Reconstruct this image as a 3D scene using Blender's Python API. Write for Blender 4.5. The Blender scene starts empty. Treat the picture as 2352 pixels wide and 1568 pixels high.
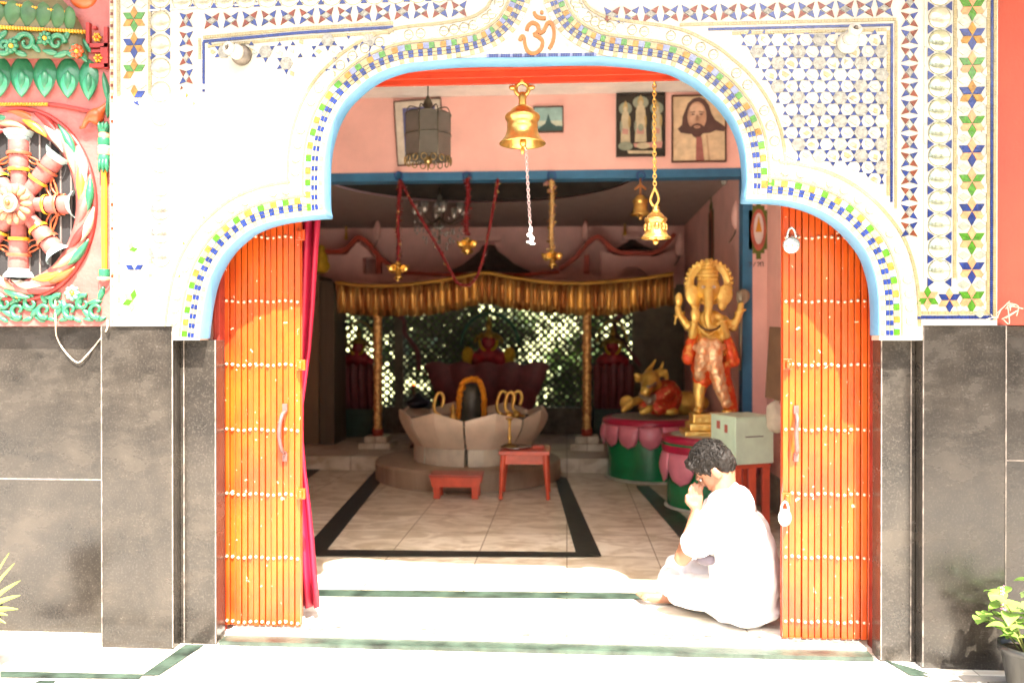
import bpy, bmesh, math, random
from mathutils import Vector, Matrix, geometry
R = math.radians; PI = math.pi; rnd = random.Random(7)
S = bpy.context.scene; COL = S.collection
# ---------------------------------------------------------------- camera, light
FPX, CX, CY, HZ = 1900.0, 1176.0, 784.0, 776.0
YAW, CAMY, CAMZ = R(3.8), -3.8, 1.465
cd = bpy.data.cameras.new('camera'); cam = bpy.data.objects.new('camera', cd); COL.objects.link(cam)
cam.location = (0, CAMY, CAMZ); PITCH = math.atan((CY-HZ)/FPX)
cam.rotation_euler = (R(90)-PITCH, 0, YAW)
cd.sensor_width = 36; cd.lens = 36*FPX/2352; cd.clip_end = 500; cd.clip_start = .05
cd.dof.use_dof = True; cd.dof.focus_distance = 3.75; cd.dof.aperture_fstop = 1.5
S.camera = cam
SUN_EL, SUN_AZ = R(57), R(18)       # azimuth measured from -Y towards +X
sdir = Vector((math.sin(SUN_AZ)*math.cos(SUN_EL), -math.cos(SUN_AZ)*math.cos(SUN_EL), math.sin(SUN_EL)))
ld = bpy.data.lights.new('sun', 'SUN'); ld.energy = 5; ld.angle = R(.6); ld.color = (1, .95, .86)
sun = bpy.data.objects.new('sun', ld); COL.objects.link(sun); sun.rotation_euler = sdir.to_track_quat('Z', 'Y').to_euler()
w = bpy.data.worlds.new('World'); S.world = w; w.use_nodes = True
nt = w.node_tree; sk = nt.nodes.new('ShaderNodeTexSky'); sk.sky_type = 'NISHITA'; sk.sun_disc = False
sk.sun_elevation = SUN_EL; sk.sun_rotation = PI-SUN_AZ; sk.dust_density = 6.0; sk.ozone_density = 0; sk.air_density = .8
bg = nt.nodes['Background']; bg.inputs[1].default_value = .13; nt.links.new(sk.outputs[0], bg.inputs[0])
S.view_settings.view_transform = 'Standard'; S.view_settings.look = 'None'
S.view_settings.exposure = 2.62; S.view_settings.gamma = 1
# ---------------------------------------------------------------- helpers
def ray(px, py):
    u = (px-CX)/FPX; v = (CY-py)/FPX
    return cam.rotation_euler.to_matrix() @ Vector((u, v, -1))
def W(px, py, y=0.0):
    d = ray(px, py); t = (y-CAMY)/d.y
    return Vector((0, CAMY, CAMZ)) + d*t
def F(px, py, z=0.0):
    d = ray(px, py); t = (z-CAMZ)/d.z
    return Vector((0, CAMY, CAMZ)) + d*t
def SC(y): return (y-CAMY)/FPX      # metres per photo pixel at depth y
MATS = {}
def mat(name, col, rough=.6, metal=0, var=.12, scale=8, bump=.15, bscale=60, col2=None, spec=None, coat=0, emit=None, stretch=None, thr=None, trans=0, sheen=0):
    if name in MATS: return MATS[name]
    m = bpy.data.materials.new(name); m.use_nodes = True; n = m.node_tree; N = n.nodes; L = n.links
    b = N['Principled BSDF']; b.inputs['Roughness'].default_value = rough; b.inputs['Metallic'].default_value = metal
    tc = N.new('ShaderNodeTexCoord'); vec = tc.outputs['Object']
    if stretch:
        mp = N.new('ShaderNodeMapping'); mp.inputs['Scale'].default_value = stretch; L.new(vec, mp.inputs[0]); vec = mp.outputs[0]
    nz = N.new('ShaderNodeTexNoise'); nz.inputs['Scale'].default_value = scale; nz.inputs['Detail'].default_value = 6; nz.inputs['Roughness'].default_value = .6
    L.new(vec, nz.inputs['Vector'])
    rp = N.new('ShaderNodeValToRGB'); rp.color_ramp.elements[0].position = thr[0] if thr else .3; rp.color_ramp.elements[1].position = thr[1] if thr else .7
    c = Vector(col); c2 = Vector(col2) if col2 else c*(1-var*2)
    rp.color_ramp.elements[0].color = (*c2, 1); rp.color_ramp.elements[1].color = (*(c if col2 else c*(1+var)), 1)
    L.new(nz.outputs['Fac'], rp.inputs[0]); L.new(rp.outputs[0], b.inputs['Base Color'])
    if bump:
        nb = N.new('ShaderNodeTexNoise'); nb.inputs['Scale'].default_value = bscale; nb.inputs['Detail'].default_value = 4; L.new(vec, nb.inputs['Vector'])
        bp = N.new('ShaderNodeBump'); bp.inputs['Strength'].default_value = bump; bp.inputs['Distance'].default_value = .01
        L.new(nb.outputs['Fac'], bp.inputs['Height']); L.new(bp.outputs[0], b.inputs['Normal'])
    if coat: b.inputs['Coat Weight'].default_value = coat; b.inputs['Coat Roughness'].default_value = .1
    if spec is not None: b.inputs['Specular IOR Level'].default_value = spec
    if trans: b.inputs['Transmission Weight'].default_value = trans
    if emit: b.inputs['Emission Color'].default_value = (*emit[0], 1); b.inputs['Emission Strength'].default_value = emit[1]
    MATS[name] = m; return m
def chips(m, col, scale, thr):          # small worn spots in the paint
    n = m.node_tree; b = n.nodes['Principled BSDF']; tc = n.nodes.new('ShaderNodeTexCoord'); z = n.nodes.new('ShaderNodeTexNoise'); z.inputs['Scale'].default_value = scale; z.inputs['Detail'].default_value = 3
    n.links.new(tc.outputs['Object'], z.inputs['Vector']); r = n.nodes.new('ShaderNodeValToRGB'); r.color_ramp.elements[0].position = thr; r.color_ramp.elements[1].position = thr+.02; n.links.new(z.outputs['Fac'], r.inputs[0])
    x = n.nodes.new('ShaderNodeMixRGB'); x.inputs[2].default_value = (*col, 1); old = b.inputs['Base Color'].links[0].from_socket; n.links.new(r.outputs[0], x.inputs[0]); n.links.new(old, x.inputs[1]); n.links.new(x.outputs[0], b.inputs['Base Color'])
ORG = {}
def org(o): return ORG.get(o.name, Vector((0, 0, 0))) if o else Vector((0, 0, 0))
def tag(o, label=None, cat=None, group=None, kind=None):
    if label: o['label'] = label
    if cat: o['category'] = cat
    if group: o['group'] = group
    if kind: o['kind'] = kind
    return o
def thing(name, label, cat, loc=(0, 0, 0), group=None):
    o = bpy.data.objects.new(name, None); COL.objects.link(o); o.location = loc; o.empty_display_size = .1
    ORG[o.name] = Vector(loc); return tag(o, label, cat, group)
class MB:
    def __init__(s): s.v = []; s.f = []; s.m = []; s.mats = []; s.sm = []; s.cm = 0; s.smooth = False
    def use(s, m, smooth=None):
        if m not in s.mats: s.mats.append(m)
        s.cm = s.mats.index(m)
        if smooth is not None: s.smooth = smooth
        return s
    def face(s, idx): s.f.append(tuple(idx)); s.m.append(s.cm); s.sm.append(s.smooth)
    def poly(s, pts):
        b = len(s.v); s.v += [Vector(p) for p in pts]; s.face(range(b, b+len(pts))); return s
    def box(s, a, b, rot=None, piv=None):
        x0, x1 = sorted((a[0], b[0])); y0, y1 = sorted((a[1], b[1])); z0, z1 = sorted((a[2], b[2]))
        P = [Vector(p) for p in ((x0,y0,z0),(x1,y0,z0),(x1,y1,z0),(x0,y1,z0),(x0,y0,z1),(x1,y0,z1),(x1,y1,z1),(x0,y1,z1))]
        if rot is not None:
            c = Vector(piv) if piv is not None else Vector(((x0+x1)/2,(y0+y1)/2,(z0+z1)/2)); P = [c+rot@(p-c) for p in P]
        k = len(s.v); s.v += P; sm = s.smooth; s.smooth = False
        for q in ((0,3,2,1),(4,5,6,7),(0,1,5,4),(1,2,6,5),(2,3,7,6),(3,0,4,7)): s.face([k+i for i in q])
        s.smooth = sm; return s
    def prism(s, pts, y0, y1):           # pts = (x,z) outline, extruded along y; front at y0
        n = len(pts); k = len(s.v); s.v += [Vector((p[0], y0, p[1])) for p in pts]+[Vector((p[0], y1, p[1])) for p in pts]
        for t in geometry.tessellate_polygon([[Vector((p[0], p[1], 0)) for p in pts]]):
            s.face([k+t[0], k+t[1], k+t[2]]); s.face([k+n+t[2], k+n+t[1], k+n+t[0]])
        for i in range(n): j = (i+1) % n; s.face([k+i, k+j, k+n+j, k+n+i])
        return s
    def prismz(s, pts, z0, z1):
        n = len(pts); k = len(s.v); s.v += [Vector((p[0], p[1], z0)) for p in pts]+[Vector((p[0], p[1], z1)) for p in pts]
        s.face([k+i for i in range(n)][::-1]); s.face([k+n+i for i in range(n)])
        for i in range(n): j = (i+1) % n; s.face([k+i, k+j, k+n+j, k+n+i])
        return s
    def lathe(s, prof, c=(0,0,0), n=24, axis=None, a0=0, a1=2*PI, sx=1, sy=1):   # prof (r,z)
        c = Vector(c); k = len(s.v); full = abs(a1-a0-2*PI) < 1e-6; m = n if full else n+1
        q = Vector(axis).to_track_quat('Z', 'Y').to_matrix() if axis is not None else Matrix.Identity(3)
        for r, z in prof:
            for i in range(m):
                a = a0+(a1-a0)*i/n; s.v.append(c+q@Vector((r*math.cos(a)*sx, r*math.sin(a)*sy, z)))
        for j in range(len(prof)-1):
            for i in range(n):
                i2 = (i+1) % m; s.face([k+j*m+i, k+j*m+i2, k+(j+1)*m+i2, k+(j+1)*m+i])
        return s
    def ell(s, c, r, n=16, m=10, rot=None):
        c = Vector(c); k = len(s.v); r = Vector(r) if hasattr(r, '__len__') else Vector((r, r, r))
        for j in range(m+1):
            t = PI*j/m
            for i in range(n):
                a = 2*PI*i/n; p = Vector((r.x*math.sin(t)*math.cos(a), r.y*math.sin(t)*math.sin(a), r.z*math.cos(t)))
                s.v.append(c+(rot@p if rot is not None else p))
        sm = s.smooth; s.smooth = True
        for j in range(m):
            for i in range(n): i2 = (i+1) % n; s.face([k+j*n+i, k+(j+1)*n+i, k+(j+1)*n+i2, k+j*n+i2])
        s.smooth = sm; return s
    def tube(s, path, r, n=8, close=False, cap=True):
        P = [Vector(p) for p in path]; N_ = len(P); k = len(s.v); rr = r if hasattr(r, '__len__') else [r]*N_
        up = None
        for i, p in enumerate(P):
            a = P[(i-1) % N_] if (i or close) else P[i]; b = P[(i+1) % N_] if (i < N_-1 or close) else P[i]
            t = (b-a).normalized() if (b-a).length > 1e-9 else Vector((0,0,1))
            if up is None: up = Vector((0,0,1)) if abs(t.z) < .9 else Vector((1,0,0))
            x = t.cross(up).normalized(); y = x.cross(t).normalized(); up = y
            for q in range(n):
                an = 2*PI*q/n; s.v.append(p+(x*math.cos(an)+y*math.sin(an))*rr[i])
        sm = s.smooth; s.smooth = True
        for i in range(N_ if close else N_-1):
            i2 = (i+1) % N_
            for q in range(n): q2 = (q+1) % n; s.face([k+i*n+q, k+i*n+q2, k+i2*n+q2, k+i2*n+q])
        if cap and not close: s.face([k+q for q in range(n)][::-1]); s.face([k+(N_-1)*n+q for q in range(n)])
        s.smooth = sm; return s
    def disc(s, cx, cz, y, rx, rz=None, n=20, rot=0):
        rz = rx if rz is None else rz
        return s.poly([(cx+rx*math.cos(2*PI*i/n)*math.cos(rot)-rz*math.sin(2*PI*i/n)*math.sin(rot), y, cz+rx*math.cos(2*PI*i/n)*math.sin(rot)+rz*math.sin(2*PI*i/n)*math.cos(rot)) for i in range(n)])
    def build(s, name, parent=None, bevel=0, mats=None):
        o_ = org(parent); me = bpy.data.meshes.new(name); me.from_pydata([p-o_ for p in s.v], [], s.f)
        for m in (s.mats or [mats]): me.materials.append(m)
        me.polygons.foreach_set('material_index', s.m); me.polygons.foreach_set('use_smooth', s.sm)
        bm = bmesh.new(); bm.from_mesh(me); bmesh.ops.recalc_face_normals(bm, faces=bm.faces)
        if bevel:
            bmesh.ops.remove_doubles(bm, verts=bm.verts, dist=1e-6)
            ed = [e for e in bm.edges if len(e.link_faces) == 2 and e.calc_face_angle(0) > .6]
            bmesh.ops.bevel(bm, geom=ed, offset=bevel, segments=2, affect='EDGES', profile=.6)
        bm.to_mesh(me); bm.free(); me.update()
        o = bpy.data.objects.new(name, me); COL.objects.link(o)
        if parent: o.parent = parent
        ORG[o.name] = o_; return o
def rotm(a, ax): return Matrix.Rotation(a, 3, ax)
def blob(name, prims, material, parent=None, voxel=.01, smooth=4, disp=None):
    """union of ellipsoids / tapered chains fused by a voxel remesh"""
    b = MB().use(material, True)
    for p in prims:
        if p[0] == 'e': b.ell(p[1], p[2], 18, 12, p[3] if len(p) > 3 else None)
        elif p[0] == 'c':
            pts, rr = p[1], p[2]
            for i in range(len(pts)-1):
                a, c = Vector(pts[i]), Vector(pts[i+1]); L = (c-a).length; k = max(2, int(L/(.5*min(rr[i], rr[i+1]))))
                b.tube([a.lerp(c, j/k) for j in range(k+1)], [rr[i]+(rr[i+1]-rr[i])*j/k for j in range(k+1)], 14)
            for q, r in zip(pts, rr): b.ell(q, r*1.0, 14, 8)
    o = b.build(name, parent)
    m = o.modifiers.new('r', 'REMESH'); m.mode = 'VOXEL'; m.voxel_size = voxel
    if smooth: sm = o.modifiers.new('s', 'SMOOTH'); sm.iterations = smooth; sm.factor = .5
    if disp:
        tx = bpy.data.textures.new(name, 'CLOUDS'); tx.noise_scale = disp[1]
        d = o.modifiers.new('d', 'DISPLACE'); d.texture = tx; d.strength = disp[0]; d.mid_level = .5
    dg = bpy.context.evaluated_depsgraph_get(); me = bpy.data.meshes.new_from_object(o.evaluated_get(dg)); o.modifiers.clear()
    o.data = me; me.name = name
    me.materials.clear(); me.materials.append(material)
    for p in me.polygons: p.use_smooth = True; p.material_index = 0
    return o
def copy_tree(o, parent=None):
    c = o.copy(); COL.objects.link(c); ORG[c.name] = org(o)
    if parent: c.parent = parent
    for ch in list(o.children): copy_tree(ch, c)
    return c
def crom(pts, k=6):
    out = []; n = len(pts)
    for i in range(n-1):
        p0 = Vector(pts[max(i-1, 0)]); p1 = Vector(pts[i]); p2 = Vector(pts[i+1]); p3 = Vector(pts[min(i+2, n-1)])
        for j in range(k):
            t = j/k; out.append(.5*((2*p1)+(p2-p0)*t+(2*p0-5*p1+4*p2-p3)*t*t+(3*p1-p0-3*p2+p3)*t**3))
    out.append(Vector(pts[-1])); return out
def ribbon(pts, wd):                      # 2-D polyline -> outline quads list
    P = [Vector(p) for p in pts]; Lf, Rt = [], []
    for i, p in enumerate(P):
        a = P[max(i-1, 0)]; b = P[min(i+1, len(P)-1)]; t = (b-a).normalized(); n = Vector((-t.y, t.x)); ww = wd[i] if hasattr(wd, '__len__') else wd
        Lf.append(p+n*ww/2); Rt.append(p-n*ww/2)
    return Lf, Rt
def addribbon(mb, pts, wd, y0, y1):       # solid stroke in the xz plane
    Lf, Rt = ribbon(pts, wd); mb.prism([tuple(p) for p in Lf]+[tuple(p) for p in Rt[::-1]], y0, y1); return mb
def P2(px, py, y=0.0): p = W(px, py, y); return Vector((p.x, p.z))
# ---------------------------------------------------------------- materials
WHITE = mat('white_plaster', (.37,.345,.285), .45, var=.10, scale=5, bump=.1, coat=.2)
CREAM = mat('cream_tile', (.235,.195,.10), .25, var=.12, scale=40)
PALE = mat('pale_mirror_tile', (.30,.32,.26), .18, metal=.35, var=.12, scale=30, bump=.3, bscale=25)
GREYT = mat('grey_tile', (.20,.195,.165), .3, var=.25, scale=50, bump=.4, bscale=90)
BLUE = mat('blue_tile', (.008,.020,.11), .2, var=.25, scale=40, coat=.3)
LAV = mat('lavender_tile', (.13,.15,.26), .25, var=.2, scale=40)
GREEN = mat('green_tile', (.04,.14,.006), .2, var=.25, scale=60, coat=.3)
GOLDT = mat('gold_tile', (.26,.13,.02), .25, metal=.1, var=.25, scale=40)
BROWN = mat('brown_tile', (.12,.025,.006), .25, var=.2, scale=40)
PEACHT = mat('peach_tile', (.42,.18,.08), .3, var=.15, scale=40)
MIRROR = mat('silver_mirror_glass', (.43,.45,.33), .20, metal=.8, var=.14, scale=18, bump=.15, bscale=9)
PEARL = mat('pearl_glass', (.40,.38,.29), .2, metal=.6, var=.06, scale=9)
SKYB = mat('sky_blue_paint', (.075,.19,.30), .45, var=.08, scale=6)
PINK = mat('pink_paint', (.86,.49,.43), .6, var=.07, scale=2.5, bump=.12, bscale=30)
MAUVE = mat('mauve_paint', (.82,.50,.46), .6, var=.08, scale=3)  # mauve wall colour of the sanctum and parapet
BEAMB = mat('blue_beam_paint', (.03,.15,.29), .5, var=.12, scale=6)
ORANGE = mat('orange_enamel', (.50,.08,.005), .34, scale=3.2, bump=.2, bscale=30, coat=.15, col2=(.36,.032,.004), thr=(.36,.64), stretch=(1,1,.6))
chips(ORANGE, (.70,.45,.30), 38, .70)
ORANGED = mat('orange_gap', (.42,.05,.006), .6)
REDB = mat('red_orange_beam', (.36,.028,.006), .45, var=.12)
MAROON = mat('maroon_frame', (.22,.02,.01), .5, var=.2)
GOLD = mat('brass', (.72,.45,.12), .3, metal=.9, var=.18, scale=14, bump=.2, bscale=40)
GOLDP = mat('gold_paint', (.75,.48,.13), .32, metal=.55, var=.2, scale=18, bump=.3, bscale=60)
CEIL = mat('ceiling_plaster', (.86,.83,.78), .8, var=.05)
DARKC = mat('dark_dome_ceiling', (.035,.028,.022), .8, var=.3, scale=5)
# ---------------------------------------------------------------- special materials
def granite():
    m = mat('black_granite', (.034,.028,.022), .20, var=.3, scale=3, bump=.05, col2=(.014,.012,.010), thr=(.35,.7)); n = m.node_tree; N = n.nodes; L = n.links; b = N['Principled BSDF']
    tc = N.new('ShaderNodeTexCoord')
    vo = N.new('ShaderNodeTexNoise'); vo.inputs['Scale'].default_value = 110; vo.inputs['Detail'].default_value = 2; L.new(tc.outputs['Object'], vo.inputs['Vector'])
    r = N.new('ShaderNodeValToRGB'); r.color_ramp.elements[0].position = .52; r.color_ramp.elements[1].position = .75
    r.color_ramp.elements[1].color = (.10,.10,.10,1); L.new(vo.outputs['Fac'], r.inputs[0])
    mx = N.new('ShaderNodeMixRGB'); mx.inputs[2].default_value = (.28,.24,.2,1); old = b.inputs['Base Color'].links[0].from_socket
    L.new(r.outputs[0], mx.inputs[0]); L.new(old, mx.inputs[1])
    # dusty wiped patches
    mp = N.new('ShaderNodeMapping'); mp.inputs['Scale'].default_value = (1,1,1.8); L.new(tc.outputs['Object'], mp.inputs[0])
    d = N.new('ShaderNodeTexNoise'); d.inputs['Scale'].default_value = 2.2; d.inputs['Detail'].default_value = 8; d.inputs['Roughness'].default_value = .65; L.new(mp.outputs[0], d.inputs['Vector'])
    r2 = N.new('ShaderNodeValToRGB'); r2.color_ramp.elements[0].position = .48; r2.color_ramp.elements[1].position = .72; r2.color_ramp.elements[1].color = (.5,.5,.5,1); L.new(d.outputs['Fac'], r2.inputs[0])
    m2 = N.new('ShaderNodeMixRGB'); m2.inputs[2].default_value = (.085,.068,.050,1); L.new(r2.outputs[0], m2.inputs[0]); L.new(mx.outputs[0], m2.inputs[1]); L.new(m2.outputs[0], b.inputs['Base Color'])
    ma = N.new('ShaderNodeMath'); ma.operation = 'MULTIPLY_ADD'; ma.inputs[1].default_value = .5; ma.inputs[2].default_value = .2; L.new(r2.outputs[0], ma.inputs[0]); L.new(ma.outputs[0], b.inputs['Roughness'])
    return m
GRAN = granite()
def marble(name, c1, c2, tile, joint, rough=.25):
    m = mat(name, c1, rough, col2=c2, scale=2.2, bump=.02, thr=(.35,.65)); n = m.node_tree; N = n.nodes; L = n.links; b = N['Principled BSDF']
    tc = N.new('ShaderNodeTexCoord'); br = N.new('ShaderNodeTexBrick'); br.offset = 0; br.inputs['Scale'].default_value = 1
    br.inputs['Brick Width'].default_value = tile; br.inputs['Row Height'].default_value = tile; br.inputs['Mortar Size'].default_value = .004
    br.inputs['Color1'].default_value = (1,1,1,1); br.inputs['Color2'].default_value = (.84,.82,.78,1); br.inputs['Mortar'].default_value = (*joint,1)
    L.new(tc.outputs['Object'], br.inputs['Vector'])
    wv = N.new('ShaderNodeTexNoise'); wv.inputs['Scale'].default_value = 5; wv.inputs['Detail'].default_value = 9; wv.inputs['Distortion'].default_value = 1.6
    mp = N.new('ShaderNodeMapping'); mp.inputs['Scale'].default_value = (.7,1.1,1); L.new(tc.outputs['Object'], mp.inputs[0]); L.new(mp.outputs[0], wv.inputs['Vector'])
    r = N.new('ShaderNodeValToRGB'); r.color_ramp.elements[0].position = .38; r.color_ramp.elements[0].color = (.62,.55,.46,1); r.color_ramp.elements[1].position = .58; r.color_ramp.elements[1].color = (1,1,1,1); L.new(wv.outputs['Fac'], r.inputs[0])
    old = b.inputs['Base Color'].links[0].from_socket
    a = N.new('ShaderNodeMixRGB'); a.blend_type = 'MULTIPLY'; a.inputs[0].default_value = 1; L.new(old, a.inputs[1]); L.new(br.outputs[0], a.inputs[2])
    c = N.new('ShaderNodeMixRGB'); c.blend_type = 'MULTIPLY'; c.inputs[0].default_value = .8; L.new(a.outputs[0], c.inputs[1]); L.new(r.outputs[0], c.inputs[2]); L.new(c.outputs[0], b.inputs['Base Color'])
    return m
MARB = marble('beige_marble', (.76,.70,.57), (.62,.55,.42), .6, (.30,.24,.16), .42)
MARBW = marble('white_marble', (.84,.81,.75), (.74,.70,.62), .9, (.45,.42,.36), .35)
BLKS = mat('black_marble_strip', (.016,.016,.012), .5, var=.3)
GRNS = mat('green_marble_strip', (.035,.055,.04), .35, var=.4, scale=9)
PAVE = mat('paving', (.30,.28,.25), .8, var=.15, scale=3)
GROUT = mat('grout', (.20,.17,.145), .8, var=.35, scale=25)
# ---------------------------------------------------------------- ground and floors
g = MB().use(PAVE); g.poly([(-60,-60,-.03),(60,-60,-.03),(60,80,-.03),(-60,80,-.03)]); tag(g.build('ground'), kind='structure')
g = MB().use(MARBW); g.poly([(-9,-9,-.008),(9,-9,-.008),(8,.14,-.008),(-8,.14,-.008)]); tag(g.build('forecourt_pavement'), kind='structure')
g = MB().use(MARB); g.poly([(-3.6,.14,-.004),(2.4,.14,-.004),(2.4,9,-.004),(-3.6,9,-.004)]); tag(g.build('floor'), kind='structure')
g = MB().use(MARBW); yA = F(1100,1362).y   # white marble apron just inside the threshold
g.poly([(-1.95,.16,0),(1.7,.16,0),(1.7,yA,0),(-1.95,yA,0)]); tag(g.build('floor_apron'), kind='structure')
g = MB()
def strip(pts, m, z): g.use(m).poly([(*F(*p)[:2], z) for p in pts])
strip([(640,1353),(1640,1364),(1640,1378),(640,1369)], GRNS, .004)
strip([(690,1262),(1330,1268),(1380,1279),(730,1277)], BLKS, .004)
strip([(697,1262),(748,1267),(905,1068),(880,1060)], BLKS, .0045)
strip([(1322,1268),(1382,1278),(1302,1098),(1272,1090)], BLKS, .0045)
strip([(1460,1116),(1490,1116),(1640,1245),(1570,1245)], GRNS, .004)
strip([(1590,1240),(1640,1240),(1720,1300),(1660,1300)], GRNS, .0045)
strip([(640,1110),(640,1150),(780,1045),(745,1040)], BLKS, .004)
tag(g.build('floor_inlay'), kind='structure')
g = MB()   # dark inlays of the forecourt
def strip0(pts, m, z): g.use(m).poly([(*F(*p)[:2], z) for p in pts])
strip0([(0,1538),(330,1545),(320,1556),(0,1552)], GRNS, -.003)
strip0([(325,1548),(365,1548),(470,1478),(425,1478)], GRNS, -.0025)
strip0([(0,1566),(60,1566),(40,1580),(0,1580)], GRNS, -.003); strip0([(90,1560),(130,1560),(110,1575),(60,1575)], GRNS, -.0022)
strip0([(2030,1512),(2100,1532),(2160,1552),(2090,1548)], GRNS, -.003); strip0([(2120,1545),(2352,1552),(2352,1566),(2150,1560)], PAVE, -.0025)
tag(g.build('pavement_inlay'), kind='structure')
# raised sanctum platform
xL, xR, YW, YB = -3.25, 1.56, 3.6, 7.5
g = MB().use(MARB); g.box((xL,5.25,-.003),(xR,YB+.1,.15)); g.build('platform_step')['kind'] = 'structure'
# ---------------------------------------------------------------- threshold
TH = thing('door_threshold', 'low dark stone threshold with marble edge under the folding gates', 'threshold', (0,.1,0))
a, b_ = W(500,1470,.05), W(2010,1490,.05)
g = MB().use(GRNS); g.box((a.x,.06,-.01),(b_.x,.15,.012)); g.build('stone_sill', TH, .003)
g = MB().use(MARBW); g.box((a.x,.152,-.01),(b_.x,.30,.02)); g.build('marble_edge', TH, .003)
g = MB().use(GROUT); g.box((a.x+.02,.20,.0202),(b_.x-.02,.215,.03)); g.box((a.x+.02,.245,.0202),(b_.x-.02,.26,.03)); g.build('gate_track', TH)
# ---------------------------------------------------------------- granite cladding
zc, zs = W(300,749,0).z, W(440,781,.05).z
def pillar(label, x0, x1, xs0, xs1, inner_right, seams):
    t = thing('granite_pillar', label, 'pillar', ((x0+x1)/2,0,0), 'black granite door pillars')
    g = MB().use(GRAN); g.box((x0,0,-.01),(x1,.17,zc)); g.build('pillar_face', t, .003)
    g = MB().use(GRAN); g.box((xs0,.07,-.01),(xs1,.17,zs)); g.build('inner_jamb', t, .003)
    g = MB().use(GROUT)
    for x in seams: g.box((x[0]-.0024,x[1]-.003,0),(x[0]+.0024,x[1]+.01,x[2]))
    g.build('grout_line', t)
    return t
XA0, XA1 = W(234,1100,0).x, W(398,1100,0).x
XB0, XB1 = W(423,1100,.07).x, W(497,1100,.07).x
pillar('black granite pillar left of the doorway, beside the wheel relief', XA0, XA1, XA1+.001, XB1, True, [(XA0,0,zc),(XA1-.003,0,zc),(XB0,.07,zs),(XB1-.004,.07,zs)])
XC0, XC1 = W(2118,1100,0).x, W(2312,1100,0).x
XD0, XD1 = W(2022,1100,.07).x, W(2092,1100,.07).x
pillar('black granite pillar right of the doorway, sunlit at its foot', XC0, XC1, XD0, XC0-.001, False, [(XC0+.004,0,zc),(XC1-.004,0,zc),(XD0+.004,.07,zs),(XD1,.07,zs)])
SUNPATCH = mat('pale_sun_patch', (.55,.53,.5), .6, var=.1)  # unused pale tone for the sunlit patch at the pillar foot
t = thing('granite_wall', 'black granite wall cladding under the pink wheel relief', 'wall', (-2.4,.17,0))
xl = XA0-1.6; zj = W(110,1100,.17).z
g = MB().use(GRAN); g.box((xl,.17,-.01),(XA0-.001,.3,zj-.003)); g.box((xl,.17,zj+.003),(XA0-.001,.3,zc)); g.build('granite_slab', t, .002)
g = MB().use(GROUT); g.box((xl,.1705,zj-.004),(XA0,.2,zj+.004)); g.build('grout_line', t)
t = thing('granite_wall', 'black granite wall at the right edge of the photo, behind the potted plant', 'wall', (2.3,.17,0))
g = MB().use(GRAN); zk = W(2340,1055,.12).z
g.box((XC1+.001,.12,-.01),(XC1+.045,.3,zc-.0)); g.box((XC1+.05,.14,-.01),(XC1+1.5,.3,zc)); g.build('granite_slab', t, .002)
g = MB().use(GROUT); g.box((XC1+.044,.118,0),(XC1+.051,.2,zc)); g.box((XC1+.002,.1185,zk+.12),(XC1+.044,.2,zk+.126)); g.box((XC1+.05,.137,zk-.01),(XC1+1.5,.2,zk-.004)); g.build('grout_line', t)
# ---------------------------------------------------------------- mosaic arch wall
AL = [(461,777),(465,737),(471,697),(481,652),(498,612),(521,577),(545,553),(575,530),(610,515),(650,505),(700,498),(750,494)]
AM = [(750,494),(746,478),(745,443),(745,408),(746,373),(750,339),(757,309),(769,274),(789,239),(814,212),(844,187),(879,167),(924,152),(964,146),(1003,142),(1048,139),(1103,137)]
AT = [(1196,137),(1304,134),(1379,134),(1438,138)]
AN = [(1438,138),(1497,146),(1540,155),(1567,167),(1599,185),(1626,207),(1653,231),(1680,266),(1698,301),(1709,338),(1714,376),(1716,419),(1712,459)]
AR = [(1712,459),(1760,459),(1808,463),(1851,473),(1894,491),(1932,516),(1964,548),(1991,585),(2007,628),(2015,671),(2018,720),(2018,770)]
def dense(l, k=4): return [tuple(p) for p in crom([Vector(p) for p in l], k)]
dAL, dAM, dAN, dAR = dense(AL), dense(AM), dense(AN), dense(AR)
prof = dAL+dAM[1:]+AT[:-1]+dAN+dAR[1:]
pf = [P2(*p) for p in prof]
xo0, xo1 = W(256,400,0).x, W(2288,400,0).x
zt = 3.9
xf0, xf1 = XA1+.004, XC0-.004
outer = [(pf[-1].x, zs),(xf1, zs),(xf1, zc),(xo1, zc),(xo1, zt),(xo0, zt),(xo0, zc),(xf0, zc),(xf0, zs),(pf[0].x, zs)]
FA = thing('mosaic_arch_wall', 'white mosaic-tiled wall with a large cusped arch over the doorway', 'wall', (0,.0,0))
g = MB().use(WHITE); YF = -.012; g.prism([tuple(p) for p in pf]+outer, YF, .085); g.build('arch_wall', FA)
g = MB().use(SKYB, True)
n = len(pf); k = len(g.v)
nrm = []
for i in range(n):
    a, b_ = pf[max(i-1,0)], pf[min(i+1,n-1)]; t_ = (b_-a).normalized(); nrm.append(Vector((-t_.y, t_.x)))   # pointing away from opening (left/up)
for i in range(n):
    p = pf[i]-nrm[i]*.006; q = pf[i]+nrm[i]*.004
    for y in (YF-.004, .09): g.v.append(Vector((p.x, y, p.y)))
    g.v.append(Vector((q.x, YF-.004, q.y)))
for i in range(n-1):
    g.face([k+3*i, k+3*i+3, k+3*i+4, k+3*i+1]); g.face([k+3*i, k+3*i+2, k+3*i+5, k+3*i+3])
g.build('blue_arch_trim', FA)
PXM = SC(0)    # metres per photo px on the wall
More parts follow.
